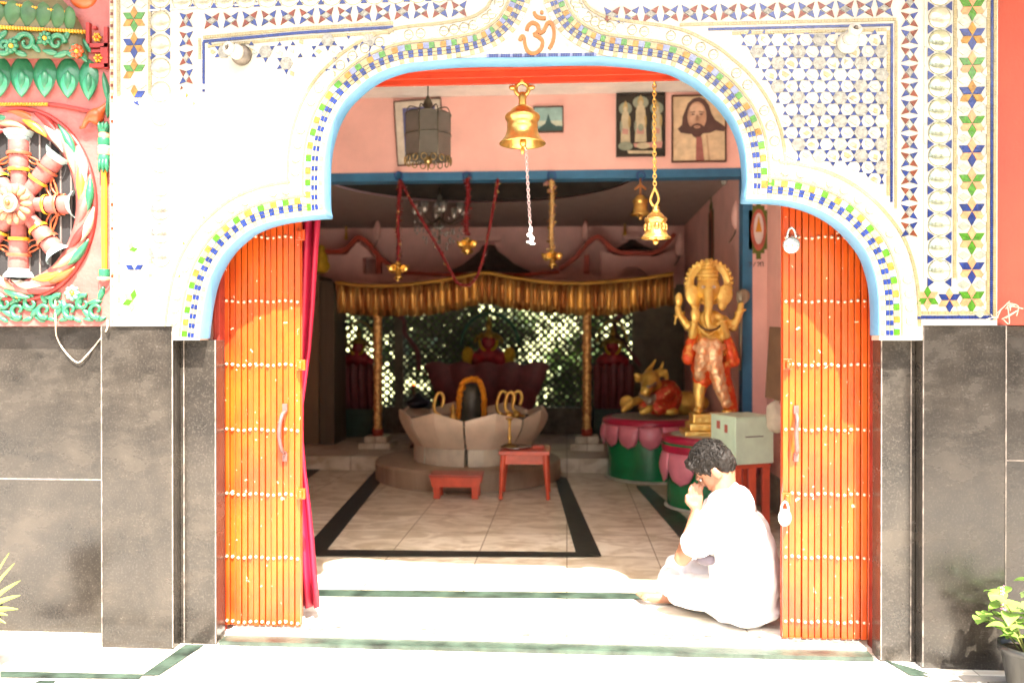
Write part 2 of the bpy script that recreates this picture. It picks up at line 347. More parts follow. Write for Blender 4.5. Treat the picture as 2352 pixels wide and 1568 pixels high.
class Path:
    def __init__(s, pts):
        s.p = [P2(*q) for q in pts]; s.l = [0]
        for a, b in zip(s.p, s.p[1:]): s.l.append(s.l[-1]+(b-a).length)
        s.L = s.l[-1]
    def at(s, d, off=0):
        d = min(max(d, 0), s.L); i = 0
        while i < len(s.l)-2 and s.l[i+1] < d: i += 1
        t = (d-s.l[i])/(s.l[i+1]-s.l[i]+1e-9); p = s.p[i].lerp(s.p[i+1], t)
        j0, j1 = max(i-2,0), min(i+3,len(s.p)-1); tg = (s.p[j1]-s.p[j0]).normalized(); return p+Vector((-tg.y, tg.x))*off
YT = YF-.004
def tile(mb, m, pts, y=YT, th=.004):
    mb.use(m); c = sum((Vector(p) for p in pts), Vector((0,0)))/len(pts); mb.prism([tuple(c+(Vector(p)-c)*.93) for p in pts], y-rnd.uniform(0,.0012), y+th+.002)
def band(mb, path, s0, s1, o0, o1, step, mats, gap=0):
    n = max(1, int(round((s1-s0)/step))); ds = (s1-s0)/n
    for i in range(n):
        m = mats[i % len(mats)] if isinstance(mats, list) else mats(i)
        if m is None: continue
        a, b = s0+ds*i, s0+ds*(i+1)
        tile(mb, m, [path.at(a,o0), path.at(b,o0), path.at(b,o1), path.at(a,o1)])
ogL = dAM[:-12]+dense([(1020,141),(1065,134),(1107,124),(1145,106),(1180,78),(1202,45),(1216,15),(1222,-10),(1226,-30)])
ogR = dense([(1242,-30),(1246,-5),(1260,38),(1285,76),(1318,103),(1361,124),(1400,133)])+dAN
pL = Path([p for p in dAL]); pM = Path(ogL); pN = Path(ogR); pR = Path(dAR)
bt = MB(); pearls = []
# mirrored pearl boss mesh
def bossmesh(r, h, m):
    b = MB().use(m, True); b.lathe([(0,-h)]+[(r*math.sin(a), -h*math.cos(a)) for a in [PI/2*i/8 for i in range(1,9)]], (0,0,0), 20, axis=(0,1,0)); return b
def arcband(P, s0, s1, pearl0, pearl1, tr=0):
    px = PXM
    band(bt, P, s0, s1, 0.5*px, 12*px, 11*px, [CREAM, WHITE, WHITE, CREAM, WHITE])
    def ra(i): return BLUE if i % 2 == 0 else CREAM
    band(bt, P, s0, s1, 13.5*px, 21*px, 11*px, ra); band(bt, P, s0, s1, 22*px, 29*px, 11*px, ra)
    band(bt, P, s0, s1, 30*px, 44*px, 13.5*px, [GREEN, CREAM, GOLDT, LAV])
    band(bt, P, s0, s1, 46*px, 52*px, 5*px, [CREAM])
    band(bt, P, pearl0, pearl1, 82*px, 89*px, 5*px, [CREAM])
    n = int((pearl1-pearl0)/(27*px))
    for i in range(n): pearls.append(P.at(pearl0+(i+.5)*(pearl1-pearl0)/n, 67*px))
arcband(pL, 0, pL.L-42*PXM, 20*PXM, pL.L-72*PXM)
arcband(pM, 14*PXM, pM.L, 60*PXM, pM.L)
arcband(pN, 0, pN.L-14*PXM, 0, pN.L-50*PXM)
arcband(pR, 46*PXM, pR.L, 66*PXM, pR.L-20*PXM)
bt.build('arch_border_tiles', FA)
base = bossmesh(.0235, .017, PEARL); bo = None
tints = [PEARL, PEARL, PEARL, mat('blush_pearl_glass', (.72,.6,.52), .15, metal=.5), PEARL, PEARL, mat('blue_pearl_glass', (.5,.62,.68), .15, metal=.5), PEARL]
pm = []
for tm in tints[:8]:
    if tm.name in [q.name for q in pm]: continue
    pm.append(tm)
pmesh = {}
for tm in pm:
    o = bossmesh(.0235, .017, tm).build('pearl_boss', FA); pmesh[tm.name] = o.data
    bpy.data.objects.remove(o)
for i, p in enumerate(pearls):
    o = bpy.data.objects.new('pearl_boss', pmesh[tints[i % 8].name]); COL.objects.link(o); o.parent = FA; o.location = (p.x, YF, p.y)
MIRROR2 = mat('dark_mirror_glass', (.42,.39,.33), .08, metal=.75, var=.3, scale=30, bump=.4, bscale=14)
# outer frame
ft = MB(); big = []
def star(mb, cx, cz, r, m1, m2=None, rot=0, ks=6):
    for i in range(6):
        a = rot+PI/3*i; m = m1 if i % 2 == 0 or m2 is None else m2
        if i >= ks: continue
        c = Vector((cx, cz)); tile(mb, m, [c, c+Vector((math.cos(a-PI/6), math.sin(a-PI/6)))*r*.577, c+Vector((math.cos(a), math.sin(a)))*r, c+Vector((math.cos(a+PI/6), math.sin(a+PI/6)))*r*.577])
def colband(x0, x1, za, zb, mats, step=None, keep=None):   # stack of little tiles
    step = step or PXM*7; n = max(1, int((zb-za)/step))
    for i in range(n):
        z = za+i*(zb-za)/n
        if keep and not keep(x0, z): continue
        tile(ft, mats[i % len(mats)], [(x0,z),(x1,z),(x1,z+(zb-za)/n),(x0,z+(zb-za)/n)])
def rowband(x0, x1, z0, z1, mats, step=None, keep=None):
    step = step or PXM*7; n = max(1, int((x1-x0)/step))
    for i in range(n):
        x = x0+i*(x1-x0)/n
        if keep and not keep(x, z0): continue
        tile(ft, mats[i % len(mats)], [(x,z0),(x+(x1-x0)/n,z0),(x+(x1-x0)/n,z1),(x,z1)])
def zig(cx, cz, hx, hz, vert, flip):
    m1, m2 = (BLUE, BROWN) if flip else (BROWN, BLUE)
    def T(m, pts): tile(ft, m, [Vector((cx, cz))+Vector((p[0]*hx, p[1]*hz)) for p in pts])
    if vert:
        T(m1, [(-1,.85),(0,.6),(-.45,0)]); T(m2, [(1,.85),(0,.6),(.45,0)]); T(m2, [(-1,-.85),(0,-.6),(-.45,0)]); T(m1, [(1,-.85),(0,-.6),(.45,0)])
        T(GREYT if flip else PALE, [(0,.5),(.36,0),(0,-.5),(-.36,0)])
    else:
        T(m1, [(-.85,1),(-.6,0),(0,.45)]); T(m2, [(.85,1),(.6,0),(0,.45)]); T(m2, [(-.85,-1),(-.6,0),(0,-.45)]); T(m1, [(.85,-1),(.6,0),(0,-.45)])
        T(GREYT if flip else PALE, [(0,.36),(.5,0),(0,-.36),(-.5,0)])
def xr(px): return W(px,300,0).x
def zz(py, px=2100): return W(px,py,0).z
zr = lambda py: zz(py, 2100); zl = lambda py: zz(py, 400)
u = PXM
glare_keep = lambda x, z: not (z < zl(225) and z > zl(560) or rnd.random() < .55 and z < zl(225))     # left panel: most tiles left out to imitate sun glare
# right side
ztop = zr(-20)
colband(xr(2271), xr(2277), zr(735), ztop, [BLUE], 5*u); colband(xr(2277)+.001, xr(2285), zr(735), ztop, [CREAM], 6*u)
colband(xr(2262), xr(2270), zr(715), ztop, [CREAM], 6*u); colband(xr(2186), xr(2194), zr(640), ztop, [CREAM], 6*u)
rowband(xr(2110), xr(2270), zr(722), zr(715), [CREAM], 6*u); rowband(xr(2105), xr(2270), zr(733), zr(725), [BLUE], 6*u)
for i in range(11):
    z = zr(22+i*66.5); c = xr(2229)
    if i % 2: star(ft, c, z, 33*u, BLUE, GOLDT if i < 4 else PEACHT, PI/6)
    else: star(ft, c, z, 33*u, GREEN, PEACHT, PI/6)
    z -= 33*u
    for sx in (-1,1): tile(ft, PALE, [(c+sx*.004,z),(c+sx*18*u,z+10*u),(c+sx*31*u,z),(c+sx*18*u,z-10*u)])
    for sx in (-1,1): tile(ft, WHITE, [(c+sx*31*u,z+30*u),(c+sx*20*u,z+14*u),(c+sx*31*u,z+8*u)])
star(ft, xr(2128), zr(685), 28*u, GREEN, PEACHT, PI/2, 6); star(ft, xr(2178), zr(690), 28*u, BLUE, PEACHT, PI/6, 6)
for i in range(13):
    z = zr(-8+i*52.5); c = xr(2155); big.append((c, z, MIRROR if i > 1 else PEARL))
    for sx in (-1,1): tile(ft, BLUE, [(c+sx*26*u,z-15*u),(c+sx*26*u,z-37*u),(c+sx*11*u,z-26*u)])
colband(xr(2119), xr(2124), zr(640), ztop, [WHITE], 40*u)
for i in range(14): zig(xr(2086), zr(8+i*40), 19*u, 20*u, True, i % 2 == 0)
for i in range(15): zig(xr(1405+i*44.5), zr(20), 22*u, 19*u, False, i % 2 == 0)
colband(xr(2042), xr(2048), zr(465), zr(62), [BLUE], 6*u); colband(xr(2034), xr(2041), zr(450), zr(72), [CREAM], 6*u)
rowband(xr(1625), xr(2048), zr(62), zr(56), [BLUE], 6*u); rowband(xr(1680), xr(2033), zr(73), zr(66), [CREAM], 6*u); rowband(xr(1560), xr(2055), zr(50), zr(43), [CREAM], 6*u)
colband(xr(2052), xr(2058), zr(480), zr(50), [CREAM], 6*u)
# left side, tiles thinned out where the sun glare whitens it
ztl = zl(-20)
colband(xr(258), xr(264), zl(740), ztl, [CREAM, WHITE, CREAM, BROWN], 7*u, lambda x,z: z > zl(240) or rnd.random() < .3)
colband(xr(272), xr(280), zl(740), ztl, [CREAM], 6*u, glare_keep); colband(xr(344), xr(352), zl(640), ztl, [CREAM], 6*u, glare_keep)
for i, py in enumerate([-20, 45, 105, 165, 225]):
    z = zl(py); c = xr(312)
    star(ft, c, z, 32*u, BLUE if i % 2 == 0 else GREEN, GOLDT, PI/6, 6 if py < 150 else (4 if py < 200 else 2))
    if py < 200:
        z -= 32*u
        for sx in (-1,1): tile(ft, PALE, [(c+sx*.004,z),(c+sx*18*u,z+10*u),(c+sx*31*u,z),(c+sx*18*u,z-10*u)])
star(ft, xr(312), zl(620), 26*u, BLUE, PALE, PI/6, 3); star(ft, xr(300), zl(575), 22*u, GREEN, CREAM, .2, 2); star(ft, xr(308), zl(690), 28*u, GREEN, CREAM, 1.4, 4); star(ft, xr(352), zl(690), 26*u, LAV, PALE, PI/6, 2)
star(ft, xr(322), zl(420), 12*u, LAV, None, 0, 1); star(ft, xr(316), zl(240), 10*u, BLUE, None, 0, 3)
for i in range(12):
    z = zl(-4+i*54); c = xr(372); big.append((c, z, PEARL if i < 9 else MIRROR2))
    for sx in (-1,1):
        if i < 3: tile(ft, BLUE, [(c+sx*24*u,z-16*u),(c+sx*24*u,z-37*u),(c+sx*10*u,z-27*u)])
for i in range(4): zig(xr(431), zl(50+i*43), 17*u, 21*u, True, i % 2 == 0)
for x, y, m in ((432,222,GOLDT),(448,240,PEACHT),(430,262,LAV),(420,205,BROWN),(424,560,GOLDT),(445,590,PEACHT),(414,635,GOLDT),(470,500,PEACHT)): tile(ft, m, [(xr(x-3),zl(y+4)),(xr(x+4),zl(y)),(xr(x),zl(y-5))])
n = 14
for i in range(n):      # sloping top band
    x = 490+i*43.5; zig(xr(x), W(x, 51-i*2.1, 0).z, 21.5*u, 19*u, False, i % 2 == 0)
rowL = Path([(470,99),(690,79),(905,66)])
band(ft, rowL, 0, rowL.L, -3*u, 4*u, 6*u, [BLUE]); band(ft, rowL, 0, rowL.L, 7*u, 14*u, 6*u, [CREAM]); band(ft, rowL, 10*u, rowL.L, -14*u, -7*u, 6*u, [CREAM])
colband(xr(468), xr(474), zl(215), zl(100), [BLUE], 6*u, lambda x,z: z > zl(190) or rnd.random() < .5); colband(xr(459), xr(465), zl(140), zl(92), [CREAM], 6*u)
rowT = Path([(345,30),(700,8),(1000,-5)]); band(ft, rowT, 0, rowT.L, 0, 5*u, 30*u, [WHITE])
for i in range(13):     # row of mirrors along the top
    x = 372+(i+1)*49; big.append((xr(x), W(x, 2-i*1.5, 0).z, PEARL))
    tile(ft, BLUE, [(xr(x+17), W(x,24-i*1.6,0).z), (xr(x+33), W(x,24-i*1.6,0).z), (xr(x+25), W(x,11-i*1.6,0).z)])
# star lattice panels
def inpoly(p, poly):
    c = False; j = len(poly)-1
    for i in range(len(poly)):
        a, b = poly[i], poly[j]
        if (a[1] > p[1]) != (b[1] > p[1]) and p[0] < (b[0]-a[0])*(p[1]-a[1])/(b[1]-a[1])+a[0]: c = not c
        j = i
    return c
def lattice(mb, poly, keep):
    sx, sz = 47.5, 53
    for i in range(-2, 30):
        for j in range(-3, 14):
            px, py = 470+i*sx if poly is PLW else 1690+i*sx, 95+j*sz+(sz/2 if i % 2 else 0)
            c = P2(px, py); r = 17*u
            def ok(q):
                Q = Vector(q); return inpoly((px+(Q.x-c.x)/u, py-(Q.y-c.y)/u), poly) and keep(px, py)
            hx = [c+Vector((math.cos(PI/3*k), math.sin(PI/3*k)))*r for k in range(6)]
            if ok(c): tile(mb, GREYT if rnd.random() < .75 else PALE, hx)
            for k in range(6):
                a, b = hx[k], hx[(k+1) % 6]; tip = c+((a+b)/2-c)*1.8
                if ok(tip): tile(mb, BLUE, [a.lerp(b,.18), b.lerp(a,.18), tip])
                # pale rhombus at each hexagon corner
                q = c+(a-c)*1.62; d = (a-c).normalized(); e = Vector((-d.y, d.x))
                if ok(q) and k % 3 != 1: tile(mb, rnd.choice([PALE, WHITE, PALE, CREAM]), [q-d*8.5*u, q+e*6*u, q+d*8.5*u, q-e*6*u], YT+.001)
PRW = [(1690,78),(2030,78),(2036,445),(2000,425),(1940,390),(1880,372),(1812,362),(1806,320),(1795,270),(1775,220),(1745,170),(1715,120)]
PLW = [(480,108),(905,84),(860,120),(820,150),(780,190),(480,190)]
lattice(ft, PRW, lambda x, y: True)
lattice(ft, PLW, lambda x, y: y < 150 and not (x < 620 and y > 140) and (y < 120 or rnd.random() < .5))  # left lattice also thinned downwards for the glare
ft.build('mosaic_tiles', FA)
bm1 = {}
for m in (PEARL, MIRROR, MIRROR2):
    o = bossmesh(.0495, .020, m).build('mirror_boss', FA); bm1[m.name] = o.data; bpy.data.objects.remove(o)
for x, z, m in big:
    if z > 3.35: continue
    o = bpy.data.objects.new('mirror_boss', bm1[m.name]); COL.objects.link(o); o.parent = FA; o.location = (x, YF, z)
# om panel
g = MB().use(PALE)
om_poly = [(1112,130)]+[(1150,112),(1185,84),(1207,48),(1220,15),(1226,-12),(1242,-12),(1255,42),(1282,82),(1316,108),(1358,127)]
g.prism([tuple(P2(*p)) for p in om_poly], YF-.003, YF+.01); g.build('om_panel', FA)
g = MB(); ppath = Path([(1118,131),(1370,128)]); 
n = 46
for i in range(n): tile(g, BLUE if i % 5 else LAV, [ppath.at(ppath.L*i/n,-4*u), ppath.at(ppath.L*(i+1)/n,-4*u), ppath.at(ppath.L*(i+1)/n,4*u), ppath.at(ppath.L*i/n,4*u)], YF-.005)
g.build('blue_tile_row', FA)
g = MB().use(mat('om_orange_paint', (.27,.080,.005), .4, var=.15, scale=20))
def omc(x, y): return P2(1107+x*.108, y*.108)
def stroke(pts, w_): addribbon(g, crom([omc(*p) for p in pts], 5), w_*.108*u, YF-.010-len(g.v)*.000006, YF-.002)
stroke([(955,690),(985,590),(1060,525),(1140,535),(1200,600),(1208,680),(1165,740),(1095,780)], 78)
stroke([(1110,770),(1200,815),(1275,880),(1292,965),(1262,1060),(1180,1145),(1080,1172),(990,1130),(935,1040),(912,930),(900,850),(868,805),(835,835),(808,900)], 74)
stroke([(1215,745),(1310,700),(1355,610),(1400,530),(1462,525),(1510,600),(1535,720),(1525,860),(1490,970),(1430,1070)], 72)
stroke([(1110,290),(1150,375),(1240,420),(1362,425)], 66)
g.prism([tuple(omc(1275+40*math.cos(2*PI*i/14), 300+40*math.sin(2*PI*i/14))) for i in range(14)], YF-.010, YF-.002)
g.build('om_sign', FA)
# unseen canopy added above the wall, front edge shaped to cast its shade
def shade_y(px, py):            # canopy edge needed so that its shadow falls at this wall point
    p = W(px, py, YF); k = (ZC-p.z)/sdir.z; return Vector((p.x+sdir.x*k, YF+sdir.y*k))
ZC = 3.62
edge = [shade_y(-300,230), shade_y(262,222), shade_y(620,215), shade_y(900,190), shade_y(1040,235), shade_y(1250,250), shade_y(1600,255), shade_y(1700,300), shade_y(1850,370), shade_y(2000,450), shade_y(2075,560), shade_y(2108,760), shade_y(2112,1100), shade_y(2116,1430)]+[shade_y(2125+i*12, 1432-i*2+rnd.uniform(-7,7)) for i in range(24)]+[shade_y(2600,1380)]  # jagged right end imitates the ragged edge of foliage shade
t = thing('shade_canopy', 'unseen canopy added above the mosaic wall, edge shaped for its shade', 'shade canopy', (0,-.5,ZC))
g = MB().use(WHITE); pts = [tuple(e) for e in edge]+[(edge[-1].x, -.02),(edge[0].x, -.02)]
g.prismz(pts, ZC, ZC+.12); g.build('shade_slab', t)
# ---------------------------------------------------------------- temple hall
zceil = W(1200,219,YW).z; zbt, zbb = W(1235,392,YW).z, W(1235,412,YW).z
xw = W(1762,600,YW).x; xj = W(1728,700,YW).x; xjl = -2.6
HL = thing('temple_hall', 'pink painted temple hall seen through the arch, with a blue beam and frame', 'building', (0,3,0))
g = MB().use(CEIL); g.box((-3.5,.14,zceil),(2.4,YW+.1,zceil+.12)); g.build('porch_ceiling', HL)
g = MB().use(PINK); g.box((-3.5,YW,zbt),(xw+.3,YW+.14,zceil-.001)); g.box((xj,YW,-.01),(xw+.3,YW+.14,zbt-.001)); g.build('pink_wall', HL)
g = MB().use(BEAMB); g.box((-3.5,YW-.006,zbb),(xj-.04,YW+.15,zbt-.001)); g.build('blue_beam', HL)
g = MB().use(BEAMB); g.box((xj-.085,YW-.004,-.01),(xj,YW+.15,zbt-.002)); g.build('blue_post', HL)
g = MB().use(PINK); g.box((xw,.145,-.01),(xw+.12,YW-.001,zceil-.001)); g.box((-3.6,.145,-.01),(-3.5,YW+3.9,zceil)); g.build('side_wall', HL)
g = MB().use(mat('grey_dado', (.35,.32,.27), .5, var=.2)); g.box((xw-.015,.145,0),(xw-.001,YW-.002,W(1780,1105,3.0).z)); g.build('dado', HL)
# inner sanctum shell
xri = W(1572,600,YB).x
zc2 = zbb+.10
g = MB().use(MAUVE); g.prismz([(xj-.085,YW+.151),(xj+.15,YW+.151),(xri+.15,YB),(xri,YB)], -.01, zc2+.9); g.build('sanctum_side_wall', HL)
zd = W(1100,462,7.3).z
g = MB().use(CEIL); g.box((-3.5,YW+.141,zc2+.9),(2.4,YB+.3,zc2+1)); g.build('sanctum_ceiling', HL)
ctr = W(1105,430,4.4); c0 = Vector((ctr.x, 3.95)); RD = 1.5; yC = YW+.152
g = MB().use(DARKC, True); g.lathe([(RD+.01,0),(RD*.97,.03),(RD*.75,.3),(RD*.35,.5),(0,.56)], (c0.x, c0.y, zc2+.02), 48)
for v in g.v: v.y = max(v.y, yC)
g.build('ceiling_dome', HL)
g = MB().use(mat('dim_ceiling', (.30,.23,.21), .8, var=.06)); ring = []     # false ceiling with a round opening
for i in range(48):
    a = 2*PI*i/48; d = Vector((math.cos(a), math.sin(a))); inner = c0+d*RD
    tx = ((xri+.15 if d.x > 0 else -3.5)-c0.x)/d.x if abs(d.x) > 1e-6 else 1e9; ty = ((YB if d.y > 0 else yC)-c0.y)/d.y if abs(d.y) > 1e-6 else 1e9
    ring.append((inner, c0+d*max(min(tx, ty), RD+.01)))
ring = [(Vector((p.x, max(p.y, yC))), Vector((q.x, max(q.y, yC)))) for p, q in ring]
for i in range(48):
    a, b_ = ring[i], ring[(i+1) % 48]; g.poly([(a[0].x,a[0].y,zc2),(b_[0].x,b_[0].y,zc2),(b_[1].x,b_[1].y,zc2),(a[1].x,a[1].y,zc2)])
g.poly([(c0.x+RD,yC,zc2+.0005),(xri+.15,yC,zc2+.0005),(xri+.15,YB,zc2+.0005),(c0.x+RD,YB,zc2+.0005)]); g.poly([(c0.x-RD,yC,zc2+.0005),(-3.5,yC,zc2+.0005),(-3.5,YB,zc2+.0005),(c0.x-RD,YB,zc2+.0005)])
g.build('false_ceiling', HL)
# roof over everything so that no sky leaks in
g = MB().use(WHITE); g.box((-3.7,.141,zt-.0),(2.6,YB+.4,zt+.1)); g.box((-3.7,.141,zceil+.125),(2.6,.2,zt-.001)); g.box((-3.7,YB+.301,zc2),(2.6,YB+.4,zt-.002)); g.box((2.401,.141,0),(2.6,YB+.3,zt-.002)); g.build('roof', HL)
# back wall: jali opening, pink parapet
yq = YB-.02
def Q(px, py, y=YB): return tuple(P2(px, py, y))
g = MB().use(MAUVE)
za, zb2 = W(1100,655,YB).z, W(1100,935,YB).z
x_l, x_r = W(925,800,YB).x, W(1345,800,YB).x
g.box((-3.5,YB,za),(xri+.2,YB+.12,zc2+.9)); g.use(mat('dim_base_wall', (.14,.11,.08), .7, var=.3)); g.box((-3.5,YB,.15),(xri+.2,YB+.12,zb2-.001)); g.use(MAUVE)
x0n, x1n = W(1352,800,YB).x, xri
g.box((x1n,YB,zb2),(xri+.2,YB+.12,za-.001))
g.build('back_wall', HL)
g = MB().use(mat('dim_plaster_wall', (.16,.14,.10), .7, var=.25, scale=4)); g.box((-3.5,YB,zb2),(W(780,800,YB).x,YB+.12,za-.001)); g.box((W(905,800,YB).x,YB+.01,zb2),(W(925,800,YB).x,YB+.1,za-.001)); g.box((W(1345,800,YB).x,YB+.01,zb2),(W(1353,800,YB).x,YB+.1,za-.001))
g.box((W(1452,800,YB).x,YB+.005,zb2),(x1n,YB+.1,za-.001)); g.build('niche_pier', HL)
# perforated screen
JL = mat('jali_stone', (.10,.10,.08), .7, var=.2)
def jali(x0, x1, z0, z1, y, cell, label, rr=.26):
    g = MB().use(JL); nx = int((x1-x0)/cell); nz = int((z1-z0)/cell); cx_, cz_ = (x1-x0)/nx, (z1-z0)/nz
    for i in range(nx):
        for j in range(nz):
            c = Vector((x0+(i+.5)*cx_, z0+(j+.5)*cz_)); k = len(g.v); k8 = 8
            for dy in (0, .03):
                for q in range(8):
                    a = PI/4*q+PI/8; g.v.append(Vector((c.x+cx_*rr*math.cos(a), y+dy, c.y+cz_*rr*math.sin(a))))
                for q in range(8):
                    a = PI/4*q+PI/8; m_ = max(abs(math.cos(a)), abs(math.sin(a))); g.v.append(Vector((c.x+cx_/2*math.cos(a)/m_, y+dy, c.y+cz_/2*math.sin(a)/m_)))
            for q in range(8):
                r2 = (q+1) % 8; g.face([k+q,k+r2,k+8+r2,k+8+q]); g.face([k+q,k+r2,k+16+r2,k+16+q])
    return tag(g.build('jali_screen'), label, 'screen')
jali(x_l, x_r, zb2, za, YB+.05, .098, 'perforated stone screen with daylight and leaves behind it, in the middle of the back wall')
jali(W(780,800,YB).x, W(905,800,YB).x, zb2, za, YB+.05, .098, 'dark perforated stone screen behind the left shrine figure', .20)
jali(W(1353,800,YB).x, W(1452,800,YB).x, zb2, za, YB+.05, .098, 'dark perforated stone screen behind the right shrine figure', .20)
# foliage outside, behind the screen
LEAF = mat('outdoor_leaves', (.10,.17,.03), .5, col2=(.04,.08,.012), scale=20, bump=0)
TRK = mat('bark', (.10,.07,.05), .9)
def tree(name, label, cx, cy, z0, h, rad, n, seed, ls=.09):
    t = thing(name, label, 'tree', (cx,cy,0), 'trees outside behind the screen'); r_ = random.Random(seed)
    g = MB().use(TRK); g.tube([(cx,cy,-.03),(cx+.05,cy,z0*.6),(cx-.03,cy,z0+h*.4)], [.09,.07,.03]); 
    for i in range(6): a = i*1.1; g.tube([(cx,cy,z0*.5+h*.08*i),(cx+rad*.6*math.cos(a),cy+rad*.5*math.sin(a),z0+h*(.3+.1*i))], [.03,.01], 6)
    g.build('trunk', t)
    g = MB().use(LEAF)
    cl = [Vector((r_.gauss(0,.5)*rad, r_.gauss(0,.4)*rad, r_.uniform(0,h))) for _ in range(34)]
    for _ in range(n):
        c = Vector((cx,cy,z0))+r_.choice(cl)+Vector((r_.gauss(0,.22),r_.gauss(0,.22),r_.gauss(0,.2)))
        if c.z < .1: continue
        m = Matrix.Rotation(r_.uniform(0,6.3),3,'Z')@Matrix.Rotation(r_.uniform(-1.2,1.2),3,'X'); s = ls*r_.uniform(.6,1.3)
        g.poly([c+m@Vector(p)*s for p in ((-.35,0,0),(0,-.9,.05),(.35,0,0),(0,.9,-.05))])
    g.build('crown', t)
tree('leafy_tree', 'green leafy tree seen in specks through the left half of the stone screen', -2.0, 9.6, .1, 2.6, 1.15, 12000, 3, .11)
tree('leafy_tree', 'green leafy tree seen in bright specks through the right half of the stone screen', .3, 10.2, .1, 2.6, .8, 5200, 4, .11)
tree('leafy_tree', 'darker leafy tree behind the right end of the stone screen', 1.7, 9.8, .1, 2.6, .8, 5000, 5, .11)
t = thing('garden_wall', 'pale sunlit garden wall outside behind the stone screen', 'wall', (0,13,0)); g = MB().use(mat('garden_plaster', (.62,.66,.34), .9, var=.3, scale=4)); g.box((-6,13,-.03),(6,13.2,3.2)); g.build('wall_body', t)
# pink pavilion relief above the altar canopy
yp = 7.0; tp = thing('shrine_parapet', 'mauve pagoda-like parapet with curved red eaves above the altar canopy', 'parapet', (W(1150,640,yp).x, yp, 1.9))
def q7(l): return [tuple(P2(a, b, yp)) for a, b in l]
g = MB().use(MAUVE)
g.prism(q7([(745,650),(745,585),(795,585),(820,556),(842,570),(858,592),(832,592),(832,628),(905,628),(1110,632),(1290,628),(1382,632),(1382,575),(1420,588),(1505,588),(1552,575),(1552,660),(1498,660),(1490,632),(1465,614),(1440,614),(1418,632),(1412,660)]), yp, yp+.2); g.build('parapet_wall', tp)
RED = mat('red_eave_paint', (.44,.06,.03), .5, var=.15, scale=6)
g = MB().use(RED)
addribbon(g, crom([P2(a,b,yp-.05) for a,b in [(745,578),(785,576),(805,560),(822,545),(842,556),(862,580),(890,606),(925,620)]],5), 10*SC(yp), yp-.05, yp+.12)
addribbon(g, crom([P2(a,b,yp-.05) for a,b in [(925,626),(1010,630),(1110,631),(1210,630),(1285,624)]],4), 8*SC(yp), yp-.048, yp+.12)
addribbon(g, crom([P2(a,b,yp-.05) for a,b in [(1285,618),(1320,592),(1348,560),(1372,543),(1390,556),(1410,574),(1440,581),(1500,580),(1530,562),(1550,536)]],5), 10*SC(yp), yp-.05, yp+.12)
g.build('red_eave', tp)
g = MB().use(RED)
for px in (870, 1347): a = W(px,585,yp); g.box((a.x-.035,yp-.02,W(px,628,yp).z),(a.x+.035,yp+.05,a.z))
g.build('red_post', tp)
g = MB().use(mat('grey_spire', (.09,.075,.065), .7, var=.2))
for cx, b0, tpz, wd in ((1120,628,560,110),(1455,575,548,60)):
    p = W(cx,b0,yp+.3); q = W(cx,tpz,yp+.3); h = q.z-p.z; wm = wd*SC(yp+.3)
    g.lathe([(wm,0),(wm*.55,h*.35),(wm*.2,h*.8),(wm*.13,h)], (p.x,yp+.45,p.z), 4)
g.build('dark_spire', tp)
g = MB().use(MAUVE)
for cx, y0, y1, ww in ((1120,552,538,30),(1452,548,538,20)):
    p = W(cx,y0,yp+.3); q = W(cx,y1,yp+.3); g.box((p.x-ww*SC(yp),yp+.35,p.z),(p.x+ww*SC(yp),yp+.55,q.z))
g.build('spire_cap', tp)
g = MB().use(GOLDP, True)
for cx, y0, y1 in ((795,550,485),(1435,540,475)):
    p = W(cx,y0,yp+.3); h = W(cx,y1,yp+.3).z-p.z; g.lathe([(.03,0),(.02,h*.1),(.012,h*.3),(.012,h*.7),(.03,h*.8),(.034,h*.88),(0,h)], p, 10)
g.build('finial', tp)
# murals
def board(x0, x1, y, z): pass
OLV = mat('mural_olive', (.10,.12,.02), .6); MRED = mat('mural_red', (.42,.09,.06), .6); MWH = mat('mural_white', (.62,.5,.48), .6); MOR = mat('mural_orange', (.55,.22,.02), .6); DK = mat('mural_dark', (.05,.02,.02), .6)
def mural(o3, ux, label, sc=1.0, light=True):     # flat painted emblem at o3 (centre), in-plane x axis ux
    ux = Vector(ux).normalized(); nrm_ = Vector((ux.y,-ux.x,0)); g = MB(); o3 = Vector(o3)
    def pl(m, pts, k): g.use(m).poly([o3+ux*(x*sc)+Vector((0,0,z*sc))+nrm_*(.003*k+.002) for x, z in pts])
    W_, H_ = .085, .23
    pl(OLV, [(-W_,-H_*.75),(-W_*.6,-H_*.75),(-W_*.6,-H_*.9),(-W_*.25,-H_*.9),(-W_*.25,-H_*1.12),(W_*.25,-H_*1.12),(W_*.25,-H_*.9),(W_*.6,-H_*.9),(W_*.6,-H_*.75),(W_,-H_*.75),(W_,H_*.75),(W_*.6,H_*.75),(W_*.6,H_*.92),(W_*.25,H_*.92),(W_*.25,H_*1.15),(-W_*.25,H_*1.15),(-W_*.25,H_*.92),(-W_*.6,H_*.92),(-W_*.6,H_*.75),(-W_,H_*.75)], 0)
    E = lambda rx, rz, dz=0: [(rx*math.cos(2*PI*i/20), dz+rz*math.sin(2*PI*i/20)) for i in range(20)]
    pl(MRED, E(W_*.78,H_*.8), 1); pl(MWH if light else DK, E(W_*.5,H_*.6,.01), 2)
    if light: pl(MOR, [(-W_*.34,-.02),(W_*.34,-.02),(0,H_*.55)], 3)
    return tag(g.build('wall_mural'), label, 'mural')
pm_ = W(1742,528,YW); mural((pm_.x,YW-.002,pm_.z), (1,0,0), 'small painted emblem with orange triangle in a red oval, beside the blue post', 1.0)
e1, e2 = Vector((xj-.085,YW+.151)), Vector((xri,YB)); 
